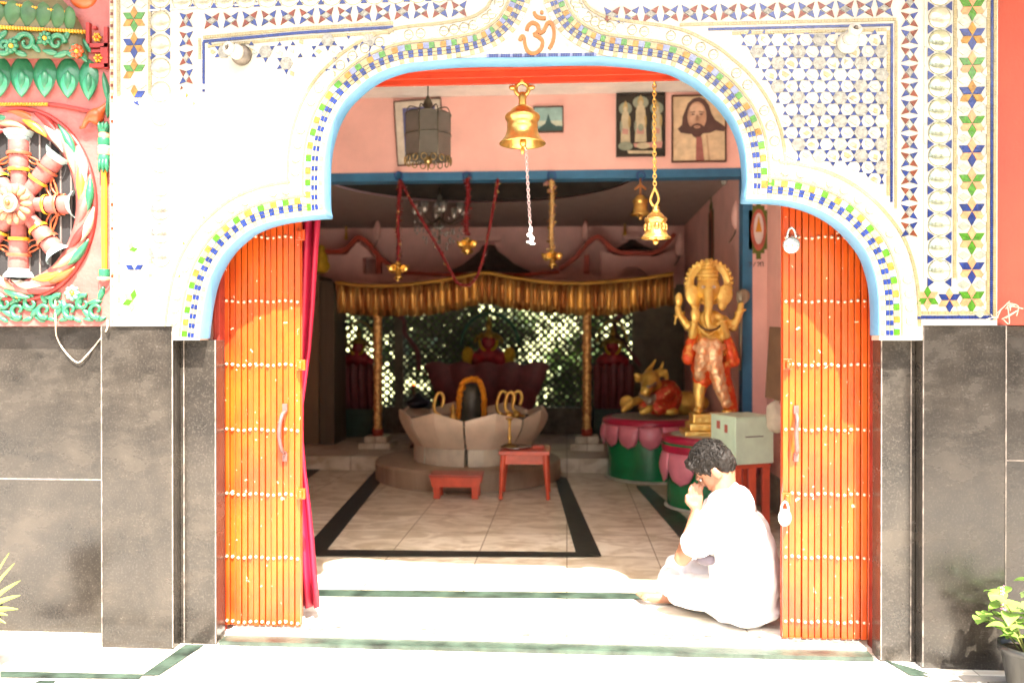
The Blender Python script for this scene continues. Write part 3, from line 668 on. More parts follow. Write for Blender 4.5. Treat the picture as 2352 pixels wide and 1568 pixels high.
def on_side(px, py):
    d = ray(px, py); o = Vector((0,CAMY)); n_ = Vector((-(e2-e1).y,(e2-e1).x)); t_ = (e1-o).dot(n_)/Vector((d.x,d.y)).dot(n_); return Vector((d.x*t_, CAMY+d.y*t_, CAMZ+d.z*t_))
sd = Vector((-(e2-e1).x, -(e2-e1).y, 0))
pmu = on_side(1634,562); dv = (e1-e2).normalized(); mural((pmu.x-.003,pmu.y,pmu.z), (-dv.x*-1,-dv.y*-1,0), 'tall dark green and maroon emblem painted on the inner side wall above the statue', 2.1, False)
g = MB().use(DK); p0 = W(1718,603,YW)
for i, s_ in enumerate([((0,0),(.03,0)),((.03,0),(.012,-.035)),((.045,-.035),(.062,.002)),((.075,0),(.1,0)),((.1,0),(.085,-.036)),((.108,-.036),(.108,.002)),((.108,.002),(.13,.002)),((.13,.002),(.13,-.036))]):
    addribbon(g, [Vector((p0.x+s_[0][0],p0.z+s_[0][1])), Vector((p0.x+s_[1][0],p0.z+s_[1][1]))], .006, YW-.0065, YW-.0045)
tag(g.build('painted_lettering'), 'small dark painted lettering on the pink wall below the small emblem', 'lettering')
# orange rolling beam at the head of the arch
OB = thing('gate_head_track', 'red orange steel track at the top of the arch carrying the folding gates', 'gate track', (0,.22,2.7))
z1 = W(1200,187,.27).z; ztk = W(1200,158,.2).z+.08
g = MB().use(REDB); g.box((-1.7,.17,z1+.05),(1.42,.22,ztk)); g.box((-1.7,.17,z1+.03),(1.42,.34,z1+.052)); g.build('head_plate', OB, .003)
g = MB().use(REDB); g.box((-1.7,.20,z1),(1.42,.215,z1+.03)); g.box((-1.7,.29,z1-.002),(1.42,.31,z1+.03)); g.build('track_rail', OB, .002)
# gates
RIV = mat('worn_rivet', (.66,.42,.30), .4, metal=.2)
def gate(px0, px1, label, handle, lugs, yg=.23):
    z0 = .03; x0, x1 = W(px0,1200,yg).x, W(px1,1200,yg).x
    t = thing('folding_gate', label, 'gate', ((x0+x1)/2,yg,0), 'orange folding steel gates')
    zt_ = z1-.002
    def ztop(x): return zt_
    n = 14; st = (x1-x0)/n
    g = MB().use(ORANGE)
    for i in range(n):
        a = x0+i*st; dy = .004*((i*7) % 3); g.box((a+.0022,yg+dy,z0),(a+st-.0022,yg+.022+dy,zt_))
    g.build('slat', t, .003)
    g = MB().use(ORANGED); g.box((x0,yg+.03,z0),(x1,yg+.034,zt_)); g.build('gap_backing', t)
    g = MB().use(RIV, True)
    zs_ = [W((px0+px1)/2, py, yg).z for py in (545,692,838,987,1135,1280,1428)]
    for j, z in enumerate(zs_):
        for i in range(n):
            x = x0+(i+.5)*st; g.lathe([(.0085,.004),(.0075,-.005),(.004,-.009),(0,-.010)], (x,yg+.002,z+.004*math.sin(i*1.3)), 8, axis=(0,1,0))
    g.build('rivet', t)
    g = MB().use(MAROON)
    for z in zs_: g.box((x0+.003,yg+.024,z-.008),(x1-.003,yg+.029,z+.008))
    g.build('cross_strip', t)
    return t, zs_, x0, x1
gl, zL, gx0, gx1 = gate(500, 690, 'orange folding gate pushed to the left of the doorway, beside the magenta curtain', 0, 0)
gr, zR, hx0, hx1 = gate(1797, 2008, 'orange folding gate pushed to the right side of the doorway, with two padlocks', 0, 0)
HND = mat('worn_dark_paint', (.16,.07,.06), .45, var=.3)
def handle(t, px, py0, py1, name='handle', m=HND):
    a, b_ = W(px,py0,.23), W(px,py1,.23); g = MB().use(m)
    g.tube(crom([Vector((a.x,.232,a.z)),Vector((a.x-.004,.19,a.z-.02)),Vector((a.x-.012,.175,(a.z+b_.z)/2)),Vector((b_.x-.004,.19,b_.z+.02)),Vector((b_.x,.232,b_.z))],5), .010, 8); 
    g.box((a.x-.012,.222,a.z),(a.x+.012,.232,a.z+.04)); g.box((b_.x-.012,.222,b_.z-.04),(b_.x+.012,.232,b_.z)); g.build(name, t)
handle(gl, 655, 945, 1040); handle(gr, 1828, 950, 1040)
def lug(t, px, py, y=.22):
    a = W(px,py,y); g = MB().use(ORANGE); g.box((a.x-.022,y-.012,a.z-.026),(a.x+.022,y+.008,a.z+.026)); g.tube([(a.x,y-.02,a.z-.018),(a.x,y-.02,a.z+.018)], .011, 8); g.build('lock_lug', t, .003)
for p in ((690,540),(692,838),(692,1133)): lug(gl, *p)
for p in ((1808,836),(1806,1143)): lug(gr, *p)
# slim maroon frame posts behind the jambs
for lab, a, b_ in (('narrow dark red steel post between the left gate and the granite pillar', 489, 500), ('narrow dark red steel post between the right gate and the granite pillar', 2010, 2026)):
    p, q = W(a,1200,.16).x, W(b_,1200,.16).x; g = MB().use(MAROON); g.box((p,.171,0),(q+.006,.26,2.1)); g.box((p,.165,0),((p+q)/2,.1705,2.1)); tag(g.build('frame_post', None, .002), lab, 'post')
STEEL = mat('padlock_steel', (.62,.60,.54), .25, metal=.75, var=.15, scale=30); BRASSP = mat('padlock_face', (.6,.5,.42), .35, metal=.5)
def padlock(px, py, label, s=1.0, sq=False):
    a = W(px,py,.19); t = thing('padlock', label, 'padlock', (a.x,.19,a.z), 'padlocks on the right gate'); g = MB().use(STEEL, True)
    g.lathe([(0,-.011),(.030*s,-.011),(.036*s,-.006),(.037*s,0),(.036*s,.006),(.030*s,.011),(0,.011)], (a.x,.19,a.z), 24, axis=(0,1,0), sx=1 if not sq else .85, sy=1 if not sq else 1.15); g.build('lock_body', t)
    g = MB().use(STEEL); g.tube([Vector((a.x+.018*s*math.cos(q),.19,a.z+.03*s+.045*s*math.sin(q))) for q in [PI*i/10 for i in range(11)]], .0055, 8); g.build('shackle', t)
    g = MB().use(BRASSP); g.disc(a.x, a.z-.002, .1785, .019*s); g.use(HND); g.box((a.x-.0015,.1775,a.z-.009),(a.x+.0015,.1782,a.z+.003)); g.build('lock_face', t)
padlock(1818, 563, 'round steel padlock hanging near the top of the right gate', 1.1)
padlock(1803, 1188, 'steel padlock hanging low on the right gate beside the seated man', 1.0, True)
# curtain
g = MB().use(mat('magenta_cloth', (.38,.004,.030), .55, var=.15, scale=10, sheen=1), True)
yc_ = .42; rows = []
for py, xa, xb in ((500,690,735),(600,690,728),(700,690,722),(800,690,714),(860,688,706),(930,686,697),(1010,686,697),(1080,688,703),(1150,690,712),(1230,692,720),(1310,695,726),(1393,697,733)):
    r_ = []
    for i in range(25):
        f = i/24; p = W(xa-45+(xb-xa+45)*f, py, yc_); ph = 2*PI*4*f+.4*math.sin(py/200); r_.append(Vector((p.x, yc_+.022*math.sin(ph)*(1-.5*math.exp(-((py-950)/140)**2)), p.z)))
    rows.append(r_)
k = len(g.v)
for r_ in rows: g.v += r_
for j in range(len(rows)-1):
    for i in range(24): g.face([k+j*25+i,k+j*25+i+1,k+(j+1)*25+i+1,k+(j+1)*25+i])
o = g.build('curtain'); so = o.modifiers.new('s','SOLIDIFY'); so.thickness = .004; tag(o, 'long magenta cloth curtain gathered beside the left folding gate', 'curtain')
# dull cabinet / pilaster at the back left with yellow bundle
yk = 6.2; a = W(692,640,yk); b_ = W(732,1030,yk); c_ = W(765,1030,yk)
t = thing('wooden_cabinet', 'tall brown wooden cabinet just behind the curtain, with a yellow bundle on top', 'cabinet', (b_.x,yk,.15))
g = MB().use(mat('brown_wood_panel', (.20,.12,.055), .5, col2=(.14,.085,.04), stretch=(6,6,.6), scale=3)); g.box((a.x-.3,yk,.15),(b_.x,yk+.6,W(730,632,yk).z)); g.build('cabinet_front', t, .004)
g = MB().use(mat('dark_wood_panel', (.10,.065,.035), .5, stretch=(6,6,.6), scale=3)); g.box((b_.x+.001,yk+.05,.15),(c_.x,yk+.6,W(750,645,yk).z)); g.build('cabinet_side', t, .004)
a = W(738,600,yk+.1); o = blob('yellow_bundle', [('e',a,(.085,.10,.14)),('e',a+Vector((.01,0,-.06)),(.10,.11,.09)),('c',[a+Vector((0,0,.1)),a+Vector((0,0,.16))],[.03,.045])], mat('yellow_cloth',(.55,.33,.01),.7,var=.15), None, .012, 3, (.02,.06))
tag(o, 'yellow cloth bundle sitting on top of the wooden cabinet', 'bundle')
# ---------------------------------------------------------------- altar canopy: posts, valance
yv = 6.05
TINS = mat('gold_tinsel', (.85,.52,.18), .3, metal=.5, col2=(.40,.16,.05), scale=26, bump=.6, bscale=50, thr=(.4,.6))
for px, lab in ((868,'left'),(1348,'right')):
    a = W(px,730,yv); b_ = W(px,990,yv); t = thing('canopy_post', f'gold tinsel-wrapped canopy post {"left of the white lotus basin" if lab=="left" else "right of the white lotus basin, in front of the bright screen"}', 'post', (b_.x,yv,.15), 'gold posts of the altar canopy')
    g = MB().use(TINS, True); n = 40; g.lathe([(.052+.006*math.sin(i*1.9), b_.z+(a.z+.12-b_.z)*i/n) for i in range(n+1)], (b_.x,yv,0), 16); g.build('wrapped_shaft', t)
    g = MB().use(RED, True); g.lathe([(.062,b_.z-.05),(.062,b_.z),(.07,b_.z-.0),(.07,b_.z+.02),(.052,b_.z+.03)], (b_.x,yv,0), 16); g.build('red_foot', t)
    g = MB().use(MARB); w1, w2 = 26*SC(yv), 37*SC(yv); zp = b_.z-.05; g.box((b_.x-w1,yv-w1,.15+(zp-.15)*.5),(b_.x+w1,yv+w1,zp)); g.box((b_.x-w2,yv-w2,.15),(b_.x+w2,yv+w2,.149+(zp-.15)*.5)); g.build('plinth', t, .006)
top = crom([Vector(p) for p in [(770,648),(830,655),(900,656),(980,648),(1050,638),(1110,626),(1170,636),(1260,648),(1340,650),(1430,644),(1500,636),(1547,628)]], 12)
bot = crom([Vector(p) for p in [(772,718),(830,724),(900,726),(980,724),(1050,712),(1110,698),(1170,708),(1260,718),(1340,724),(1430,722),(1500,708),(1547,700)]], 12)
GF = mat('gold_pleated_cloth', (.85,.55,.18), .26, metal=.6, col2=(.42,.17,.05), stretch=(3,3,.4), scale=1.6, bump=.4, bscale=12, thr=(.42,.62))
t = thing('pleated_valance', 'gold and maroon pleated valance hung across the altar canopy', 'valance', (W(1110,640,yv).x,yv-.1,2.2))
g = MB().use(GF, True); n = len(top); cols = []
for i in range((n-1)*4+1):
    f = i/4; j = min(int(f), n-2); tt = f-j; A = top[j].lerp(top[j+1], tt); B = bot[j].lerp(bot[j+1], tt); ph = A.x*.36+1.1*math.sin(A.x*.05)
    cols.append([(A, 0.0), (A.lerp(B,.35), .034), (A.lerp(B,.7), .050), (B+Vector((0,1.5*math.sin(ph*.5))), .058)])
    cols[-1] = [Vector((W(q.x,q.y,yv-.1).x, yv-.1+am*math.sin(ph), W(q.x,q.y,yv-.1).z)) for q, am in cols[-1]]
k = len(g.v)
for c in cols: g.v += c
for i in range(len(cols)-1):
    for j in range(3): g.face([k+i*4+j,k+i*4+4+j,k+i*4+5+j,k+i*4+1+j])
o = g.build('pleated_cloth', t); so = o.modifiers.new('s','SOLIDIFY'); so.thickness = .004
g = MB().use(mat('gold_trim', (.65,.38,.08), .3, metal=.7, bump=.6, bscale=120)); g.tube([Vector((W(p.x,p.y,yv-.12).x, yv-.12, W(p.x,p.y,yv-.12).z)) for p in top[::3]], .022, 8); g.build('gold_trim', t)
# altars
ALT = mat('altar_maroon', (.16,.035,.04), .5, var=.2); ALTG = mat('altar_dark_green', (.03,.06,.04), .5, var=.2)
def altar(px0, px1, pyt, pyb, yy, flare, label, green=False):
    a, b_ = W(px0,pyt,yy), W(px1,pyt,yy); c = (a.x+b_.x)/2; w_ = (b_.x-a.x)/2; zt_, zb_ = a.z, W(px0,pyb,yy).z
    t = thing('altar', label, 'altar', (c,yy+.3,.15), 'maroon lotus altars')
    g = MB().use(ALT, True); n = 5
    for i in range(n):
        x0, x1 = -w_+2*w_*i/n, -w_+2*w_*(i+1)/n; xm = (x0+x1)/2; k = len(g.v)
        for j in range(7):
            f = j/6; zz_ = zb_+(zt_-zb_)*f; fl = flare+(1-flare)*f; bulge = .05*math.sin(PI*f)
            for q in range(7):
                h = q/6; xx = (x0+(x1-x0)*h)*fl; g.v.append(Vector((c+xx, yy-(.035*math.sin(PI*h))-bulge-.1*f, zz_+(0.05*math.sin(PI*h) if j == 6 else 0))))
        for j in range(6):
            for q in range(6): g.face([k+j*7+q,k+j*7+q+1,k+(j+1)*7+q+1,k+(j+1)*7+q])
    g.build('petal_front', t)
    g = MB().use(ALT); g.box((c-w_,yy-.08,zt_-.03),(c+w_,YB-.02,zt_)); g.build('altar_top', t, .005)
    g = MB().use(ALTG); g.box((c-w_*flare,yy+.01,.15),(c+w_*flare,YB-.03,zb_+.02)); g.build('altar_base', t)
    g = MB().use(ALT); g.box((c-w_*flare,yy+.02,zb_+.021),(c+w_*flare,YB-.03,zt_-.031)); g.build('altar_core', t)
    return c, zt_
ca, za_ = altar(978, 1262, 838, 940, 6.9, .72, 'large maroon lotus-petal altar under the main deity in the middle')
cl_, zl_ = altar(768, 862, 842, 938, 7.0, .95, 'maroon side altar at the left of the sanctum, beside the cabinet')
cr_, zr_ = altar(1362, 1455, 842, 938, 7.0, .95, 'maroon side altar at the right of the sanctum, behind the bull statue')
# deities in the back (small, dim)
CLR = mat('deity_red_cloth', (.35,.02,.03), .5, var=.3); DG = mat('dull_gold', (.42,.30,.06), .35, metal=.6, var=.35, scale=30, bump=.5); MARI = mat('marigold', (.60,.42,.02), .8, var=.3, scale=60, bump=.5, bscale=90)
def deity(c, z, y, s, label, main=False):
    t = thing('deity_figure', label, 'statue', (c,y,z), 'deity figures on the altars'); V = lambda x, yy, zz_: Vector((c+x*s, y+yy*s, z+zz_*s))
    blob('body', [('e',V(0,0,.18),(.15*s,.12*s,.16*s)),('e',V(0,-.02,.38),(.10*s,.08*s,.12*s)),('e',V(0,-.02,.56),(.055*s,.055*s,.07*s)),('c',[V(-.1,0,.44),V(-.2,-.05,.33),V(-.16,-.12,.42)],[.03*s,.025*s,.02*s]),('c',[V(.1,0,.44),V(.2,-.05,.33),V(.16,-.12,.42)],[.03*s,.025*s,.02*s]),('c',[V(0,-.02,.6),V(0,-.02,.72)],[.045*s,.012*s])], DG, t, .012*s+.004, 2)
    blob('robe', [('e',V(0,-.02,.13),(.22*s,.16*s,.14*s)),('e',V(0,-.05,.32),(.11*s,.07*s,.10*s)),('c',[V(-.18,-.03,.08),V(.18,-.03,.08)],[.1*s,.1*s])], CLR, t, .012*s+.004, 2, (.02*s,.05))
    g = MB().use(MARI); g.tube([V(.13*math.cos(a),-.13,.36+.17*math.sin(a)) for a in [PI+PI*i/10 for i in range(11)]], .022*s, 7); g.build('garland', t)
    if main:
        g = MB().use(mat('halo_green', (.03,.12,.07), .4, metal=.3, var=.3)); g.tube([V(.42*math.cos(a),.12,.28+.46*math.sin(a)) for a in [PI*i/20 for i in range(21)]], .022*s, 8); g.build('halo_arch', t)
        g = MB().use(MARI); 
        for sx in (-1,1): g.ell(V(.30*sx,-.05,.12), (.09*s,.09*s,.14*s), 10, 8)
        g.build('flower_heap', t)
    else:
        g = MB().use(DG); g.tube([V(.25*math.cos(a),.08,.40+.38*math.sin(a)) for a in [PI*i/16 for i in range(17)]], .02*s, 8); g.build('halo_arch', t)
deity(ca, za_, 7.15, .92, 'main seated deity in red robe under a green arched halo, centre of the altar', True)
deity(cl_, zl_, 7.2, .78, 'small golden deity with garland on the left side altar'); deity(cr_, zr_, 7.2, .78, 'small golden deity with garland on the right side altar')
# arch mouldings of the niches
g = MB().use(ALT)
addribbon(g, crom([P2(a,b,YB-.03) for a,b in [(905,720),(928,735),(930,765),(945,785),(960,810),(962,850)]],5), 9*SC(YB), YB-.05, YB-.001)
addribbon(g, crom([P2(a,b,YB-.03) for a,b in [(1430,720),(1415,735),(1412,765),(1430,785),(1450,810),(1470,840)]],5), 9*SC(YB), YB-.05, YB-.001)
g.build('niche_moulding', HL)
# ---------------------------------------------------------------- lotus basin with lingam
pf_ = F(1080,1131); RB = .98; cB = Vector((W(1076,1100,pf_.y+RB).x, pf_.y+RB)); 
t = thing('round_platform', 'low round marble platform carrying the lotus basin', 'platform', (cB.x,cB.y,0)); zP = W(1078,1083,pf_.y+.05).z
g = MB().use(mat('beige_stone_side', (.38,.28,.19), .5, col2=(.25,.18,.12), stretch=(3,3,.5), scale=3)); g.lathe([(0,0),(RB,0),(RB,zP-.02),(RB-.015,zP),(0,zP)], (cB.x,cB.y,0), 64); g.build('platform_drum', t)
CL = Vector((W(1088,1000,cB.y).x, cB.y-.05)); RL = 182*SC(cB.y-.5); zTop = W(1088,943,cB.y-.5).z; zr0 = W(1000,1030,cB.y-.6).z
t = thing('lotus_basin', 'white marble lotus-petal basin holding the stone lingam', 'basin', (CL.x,CL.y,zP))
PET = mat('pinkish_marble', (.78,.62,.46), .35, col2=(.62,.50,.36), scale=4, bump=.05, thr=(.35,.65)); 
for i in range(8):
    a0 = -PI/2+PI/8*(2*i)+PI/8-.0; am = PI/4*i-PI/2+PI/8; g = MB().use(PET, False); nu, nv = 8, 8
    for side in (0, .03):
        k = len(g.v)
        for v in range(nv+1):
            f = v/nv; r = (.80+.20*math.sin(PI/2*min(1,f*1.05)))*RL-side; 
            for q in range(nu+1):
                h = q/nu*2-1; peak = (1-abs(h)); hw = PI/8*(.97 if side == 0 else .93); a = am+h*hw
                rr = r*(1-.10*(1-peak)) if True else r
                rr = r*(math.cos(hw*.9)/math.cos(abs(h)*hw*.9))*(1+.06*peak); z = zr0+(zTop-zr0)*f*(1-.20*(1-peak)*f)
                g.v.append(Vector((CL.x+rr*math.cos(a), CL.y+rr*math.sin(a), z-(.004 if side else 0))))
        for v in range(nv):
            for q in range(nu): g.face([k+v*(nu+1)+q,k+v*(nu+1)+q+1,k+(v+1)*(nu+1)+q+1,k+(v+1)*(nu+1)+q])
    m = (nv+1)*(nu+1); s_ = nv*(nu+1)
    for q in range(nu): g.face([s_+q, s_+q+1, m+s_+q+1, m+s_+q])
    for v in range(nv):
        for e in (0, nu): g.face([v*(nu+1)+e,(v+1)*(nu+1)+e,m+(v+1)*(nu+1)+e,m+v*(nu+1)+e])
    g.build('petal', t)
g = MB().use(mat('base_ring_marble', (.62,.56,.42), .4, var=.15, scale=5)); 
for i in range(8):
    am = PI/4*i-PI/2+PI/8; r = RL*.79; pts = [(CL.x+rr*math.cos(am+s*PI/8*.93), CL.y+rr*math.sin(am+s*PI/8*.93)) for s, rr in ((-1,.3),(-1,r),(-.33,r*1.0),(.33,r*1.0),(1,r),(1,.3))]; g.prismz(pts, zP, zr0-.002)
g.build('base_ring', t, .006)
zW = zTop-.13
g = MB().use(mat('basin_inner', (.12,.12,.10), .2, var=.2)); g.lathe([(0,zW),(RL*.94,zW),(RL*.97,zW+.01)], (CL.x,CL.y,0), 40); g.build('basin_floor', t)
cz = W(1083,980,CL.y).z; 
zl0 = zW; zlt = W(1083,880,CL.y).z; wl = 30*SC(CL.y)
LX = W(1083,920,CL.y).x
STN = mat('dark_lingam_stone', (.075,.07,.05), .35, var=.25)
g = MB().use(STN, True); hh = zlt-zl0; g.lathe([(wl*.95,0),(wl*1.0,hh*.5),(wl*.97,hh*.72),(wl*.8,hh*.9),(wl*.45,hh*.98),(0,hh)], (LX,CL.y,zl0), 28); o = g.build('stone_lingam'); tag(o, 'dark upright rounded lingam stone standing in the lotus basin', 'sculpture')
g = MB().use(mat('orange_marigold', (.80,.28,.008), .8, var=.25, scale=70, bump=.6, bscale=110), True)
pa = crom([Vector(W(x,y,CL.y-.16)) for x,y in [(1052,958),(1054,925),(1058,895),(1066,877),(1083,870),(1100,876),(1108,895),(1112,925),(1112,955)]], 7)
for i, p in enumerate(pa): g.ell(p+Vector((rnd.gauss(0,.004),rnd.gauss(0,.006),rnd.gauss(0,.004))), .030, 8, 6)
tag(g.build('marigold_garland'), 'orange marigold garland draped over the lingam stone', 'garland')
# brass serpent ornaments
def serpent(px, py0, py1, label, y):
    a = W(px,py0,y); b_ = W(px,py1,y); h = a.z-b_.z; g = MB().use(GOLD); V = lambda x, z: Vector((b_.x+x*h, y, b_.z+z*h))
    g.tube(crom([V(-.1,0),V(.08,.12),V(-.1,.28),V(-.12,.6),V(0,.93),V(.14,.95),V(.2,.75),V(.12,.5)],5), [.02]*2+[.017]*34, 8) if False else g.tube(crom([V(-.1,0),V(.08,.12),V(-.12,.28),V(-.14,.6),V(-.02,.95),V(.14,.97),V(.22,.75),V(.14,.45)],5), .017, 8)
    g.tube([V(-.35,.02),V(.35,.02)], .014, 8); g.ell(V(0,.06), (.05,.05,.04), 10, 8); tag(g.build('serpent_ornament'), label, 'ornament', 'brass serpent ornaments on the lotus basin')
yS = CL.y-.45
serpent(1006, 902, 962, 'brass serpent-hood ornament on the left rim of the lotus basin', yS)
serpent(1151, 898, 962, 'dull brass serpent-hood ornament, leftmost of the three right of the lingam', yS+.1)
serpent(1169, 900, 958, 'bright brass serpent-hood ornament, middle of the three right of the lingam', yS)
serpent(1186, 898, 956, 'brass serpent-hood ornament, rightmost of the three right of the lingam', yS+.1)
g = MB().use(GOLD, True); a = W(1040,962,yS+.2); g.lathe([(.0,0),(.05,0),(.055,.03),(.03,.06),(.022,.1),(.035,.13),(.015,.17),(0,.2)], a-Vector((0,0,.03)), 14); tag(g.build('brass_pot'), 'small brass vessel in the basin left of the lingam', 'vessel')
# dark bowls & utensils at left of basin
g = MB().use(mat('dark_metal', (.02,.02,.03), .35, metal=.5), True); a = W(960,925,CL.y+.2); g.lathe([(0,-.06),(.09,-.05),(.14,0),(.13,.02),(.06,.06),(.03,.10),(0,.12)], a, 20); tag(g.build('dark_vessel'), 'dark metal vessel at the left back of the lotus basin', 'vessel')
a = W(950,882,5.9); g = MB().use(mat('diya_flame', (1,.25,.02), .5, emit=((1,.12,.01),2.2)), True); g.ell(a, (.009,.009,.012), 8, 8); t = thing('oil_lamp', 'tiny burning oil lamp glowing orange left of the lotus basin', 'lamp', (a.x,5.9,a.z-.2)); g.build('flame', t)
g = MB().use(mat('clay', (.08,.04,.03), .8), True); g.lathe([(.0,-.75),(.05,-.75),(.015,-.70),(.010,-.06),(.02,-.03),(.025,-.012),(0,-.012)], a, 14); g.build('lamp_bowl', t)
# table & stool
TR = mat('tomato_paint', (.62,.085,.035), .4, var=.12, scale=10, coat=.2); TRD = mat('tomato_top', (.40,.06,.035), .35, var=.15)
def turned(g, x, y, z0, z1, r, ky=0, kx=0):
    n = 12; h = z1-z0; prof_ = [(.55,0),(.75,.05),(.55,.09),(.6,.12),(.85,.45),(1.0,.75),(1.0,1.0)]
    k = len(g.v); pr = [(r*a, z0+h*b) for a, b in prof_]
    g.lathe(pr, (x,y,0), 12)
    for i in range(k, len(g.v)): f = (z1-g.v[i].z)/h; g.v[i] += Vector((kx*f, ky*f, 0))
fl = F(1155,1152); fr = F(1252,1143); y0 = (fl.y+fr.y)/2; zt_ = W(1200,1036,y0).z
x0, x1 = W(1148,1040,y0).x, W(1260,1040,y0).x; dp = .42
t = thing('small_table', 'small tomato-red painted table with turned legs before the lotus basin', 'table', ((x0+x1)/2,y0+dp/2,0))
g = MB().use(TR); g.box((x0-.01,y0-.02,zt_-.035),(x1+.01,y0+dp,zt_)); g.build('table_top', t, .006)
g = MB().use(TR); g.box((x0+.03,y0+.01,zt_-.12),(x1-.03,y0+.03,zt_-.036)); g.box((x0+.03,y0+dp-.05,zt_-.12),(x1-.03,y0+dp-.03,zt_-.036)); g.box((x0+.02,y0+.03,zt_-.12),(x0+.035,y0+dp-.05,zt_-.037)); g.box((x1-.035,y0+.03,zt_-.12),(x1-.02,y0+dp-.05,zt_-.037)); g.build('apron', t)
for x, y in ((x0+.03,y0+.02),(x1-.03,y0+.02),(x0+.03,y0+dp-.03),(x1-.03,y0+dp-.03)):
    g = MB().use(TR, True); turned(g, x, y, 0, zt_-.036, .027, -.01 if y < y0+.1 else .01, -.025 if x < x0+.1 else .025); g.build('leg', t)
tx, tz_ = (x0+x1)/2-.08, zt_
# tray, oil lamp stand, box on table
g = MB().use(mat('steel_tray', (.45,.40,.38), .25, metal=.8), True); p = W(1185,1030,y0+.18); g.lathe([(0,.002),(.13,.002),(.15,.018),(.146,.02),(.128,.006),(0,.006)], (p.x,y0+.2,zt_), 32); tag(g.build('round_tray'), 'round metal tray lying on the small red table', 'tray')
t2 = thing('lamp_stand', 'tall brass oil lamp stand standing on the tray of the red table', 'lamp stand', (p.x-.04,y0+.2,zt_+.02)); hz = W(1160,960,y0+.2).z-zt_
g = MB().use(mat('dark_brass', (.25,.17,.06), .3, metal=.8, var=.3), True); g.lathe([(0,.008),(.085,.008),(.09,.02),(.06,.035),(.02,.05),(0,.05)], (p.x-.06,y0+.2,zt_), 24); g.build('lamp_foot', t2)
g = MB().use(GOLD, True); g.lathe([(.02,.05),(.012,.07),(.02,.1),(.012,.13),(.012,hz*.8),(.02,hz*.86),(.012,hz*.9),(.03,hz*.96),(.045,hz),(.0,hz)], (p.x-.06,y0+.2,zt_), 14); g.build('lamp_stem', t2)
g = MB().use(TR); g.box((x1-.15,y0+.2,zt_+.001),(x1-.05,y0+.3,zt_+.022)); tag(g.build('red_box', None, .004), 'flat small red box on the right of the red table', 'box')
fl = F(1000,1146); y1 = fl.y; zs_ = W(1040,1093,y1).z; x0, x1 = W(987,1095,y1).x, W(1105,1095,y1).x; dp = .26
t = thing('low_stool', 'low tomato-red wooden stool on the floor left of the red table', 'stool', ((x0+x1)/2,y1+dp/2,0))
g = MB().use(TRD); g.box((x0-.008,y1-.012,zs_-.012),(x1+.008,y1+dp,zs_+.01)); g.build('seat', t, .004)
g = MB().use(TR); g.prism([(x0,zs_-.013),(x1,zs_-.013),(x1-.02,zs_-.10),(x0+.02,zs_-.10)], y1, y1+.02); g.prism([(x0,zs_-.013),(x1,zs_-.013),(x1-.02,zs_-.10),(x0+.02,zs_-.10)], y1+dp-.02, y1+dp-.002); g.build('apron', t)
for x in (x0+.03, x1-.09):
    for y in (y1+.021, y1+dp-.07): g = MB().use(TR); g.box((x,y,0),(x+.06,y+.045,zs_-.013)); g.build('leg', t, .003)
# ---------------------------------------------------------------- drum pedestals
DGRN = mat('green_enamel', (.006,.20,.06), .25, var=.15, scale=4, coat=.3); DPNK = mat('pink_enamel', (.72,.22,.28), .3, var=.12, scale=6, coat=.3); DRED = mat('crimson_enamel', (.42,.008,.05), .3, var=.15, coat=.3); CONC = mat('scraped_cement', (.45,.45,.36), .7, var=.2)
def drum(label, cx, cy, r, ztop, zlip, zpet, npet, rings, plen, parts_off=0):
    t = thing('drum_pedestal', label, 'pedestal', (cx,cy,0), 'round lotus pedestals')
    g = MB().use(DGRN, True); g.lathe([(r*.93,.0),(r*.93,zlip+.005)], (cx,cy,0), 48); g.build('green_drum', t)
    g = MB().use(CONC, True); g.lathe([(r*.93,-.001),(r*1.0,-.001),(r*.99,.012),(r*.93,.02)], (cx,cy,0), 48); g.build('cement_foot', t)
    g = MB(); pr = [(r*1.02,zlip)]+rings+[(r*.96,ztop),(0,ztop)]
    g.use(DRED, True); g.lathe(pr, (cx,cy,0), 48); g.build('rim', t)
    if len(rings) > 3:
        g = MB().use(DGRN, True); zr_ = rings[2][1]; rr = rings[2][0]+.003; g.lathe([(rr,zr_-.022),(rr+.006,zr_-.011),(rr,zr_)], (cx,cy,0), 48); g.build('green_ring', t)
    g = MB().use(CONC); g.lathe([(0,ztop+.003),(r*.85,ztop+.003),(r*.86,ztop+.001)], (cx,cy,0), 40); g.build('drum_top', t)
    for i in range(npet):
        am = 2*PI*i/npet+parts_off; g = MB().use(DPNK, True); nu, nv = 8, 7; k = 0
        for v in range(nv+1):
            f = v/nv; wf = math.sqrt(max(0, 1-(max(0,f-.35)/.65)**2.2)) if f > .35 else 1
            for q in range(nu+1):
                h = q/nu*2-1; a = am+h*PI/npet*.98*max(wf,.02); rr = r*1.03+.035*math.sin(PI*min(1,f*1.1))*(1-h*h*.6)
                g.v.append(Vector((cx+rr*math.cos(a), cy+rr*math.sin(a), zlip+.01-plen*f)))
        for v in range(nv):
            for q in range(nu): g.face([v*(nu+1)+q,v*(nu+1)+q+1,(v+1)*(nu+1)+q+1,(v+1)*(nu+1)+q])
        o = g.build('petal', t); so = o.modifiers.new('s','SOLIDIFY'); so.thickness = .012
    return t
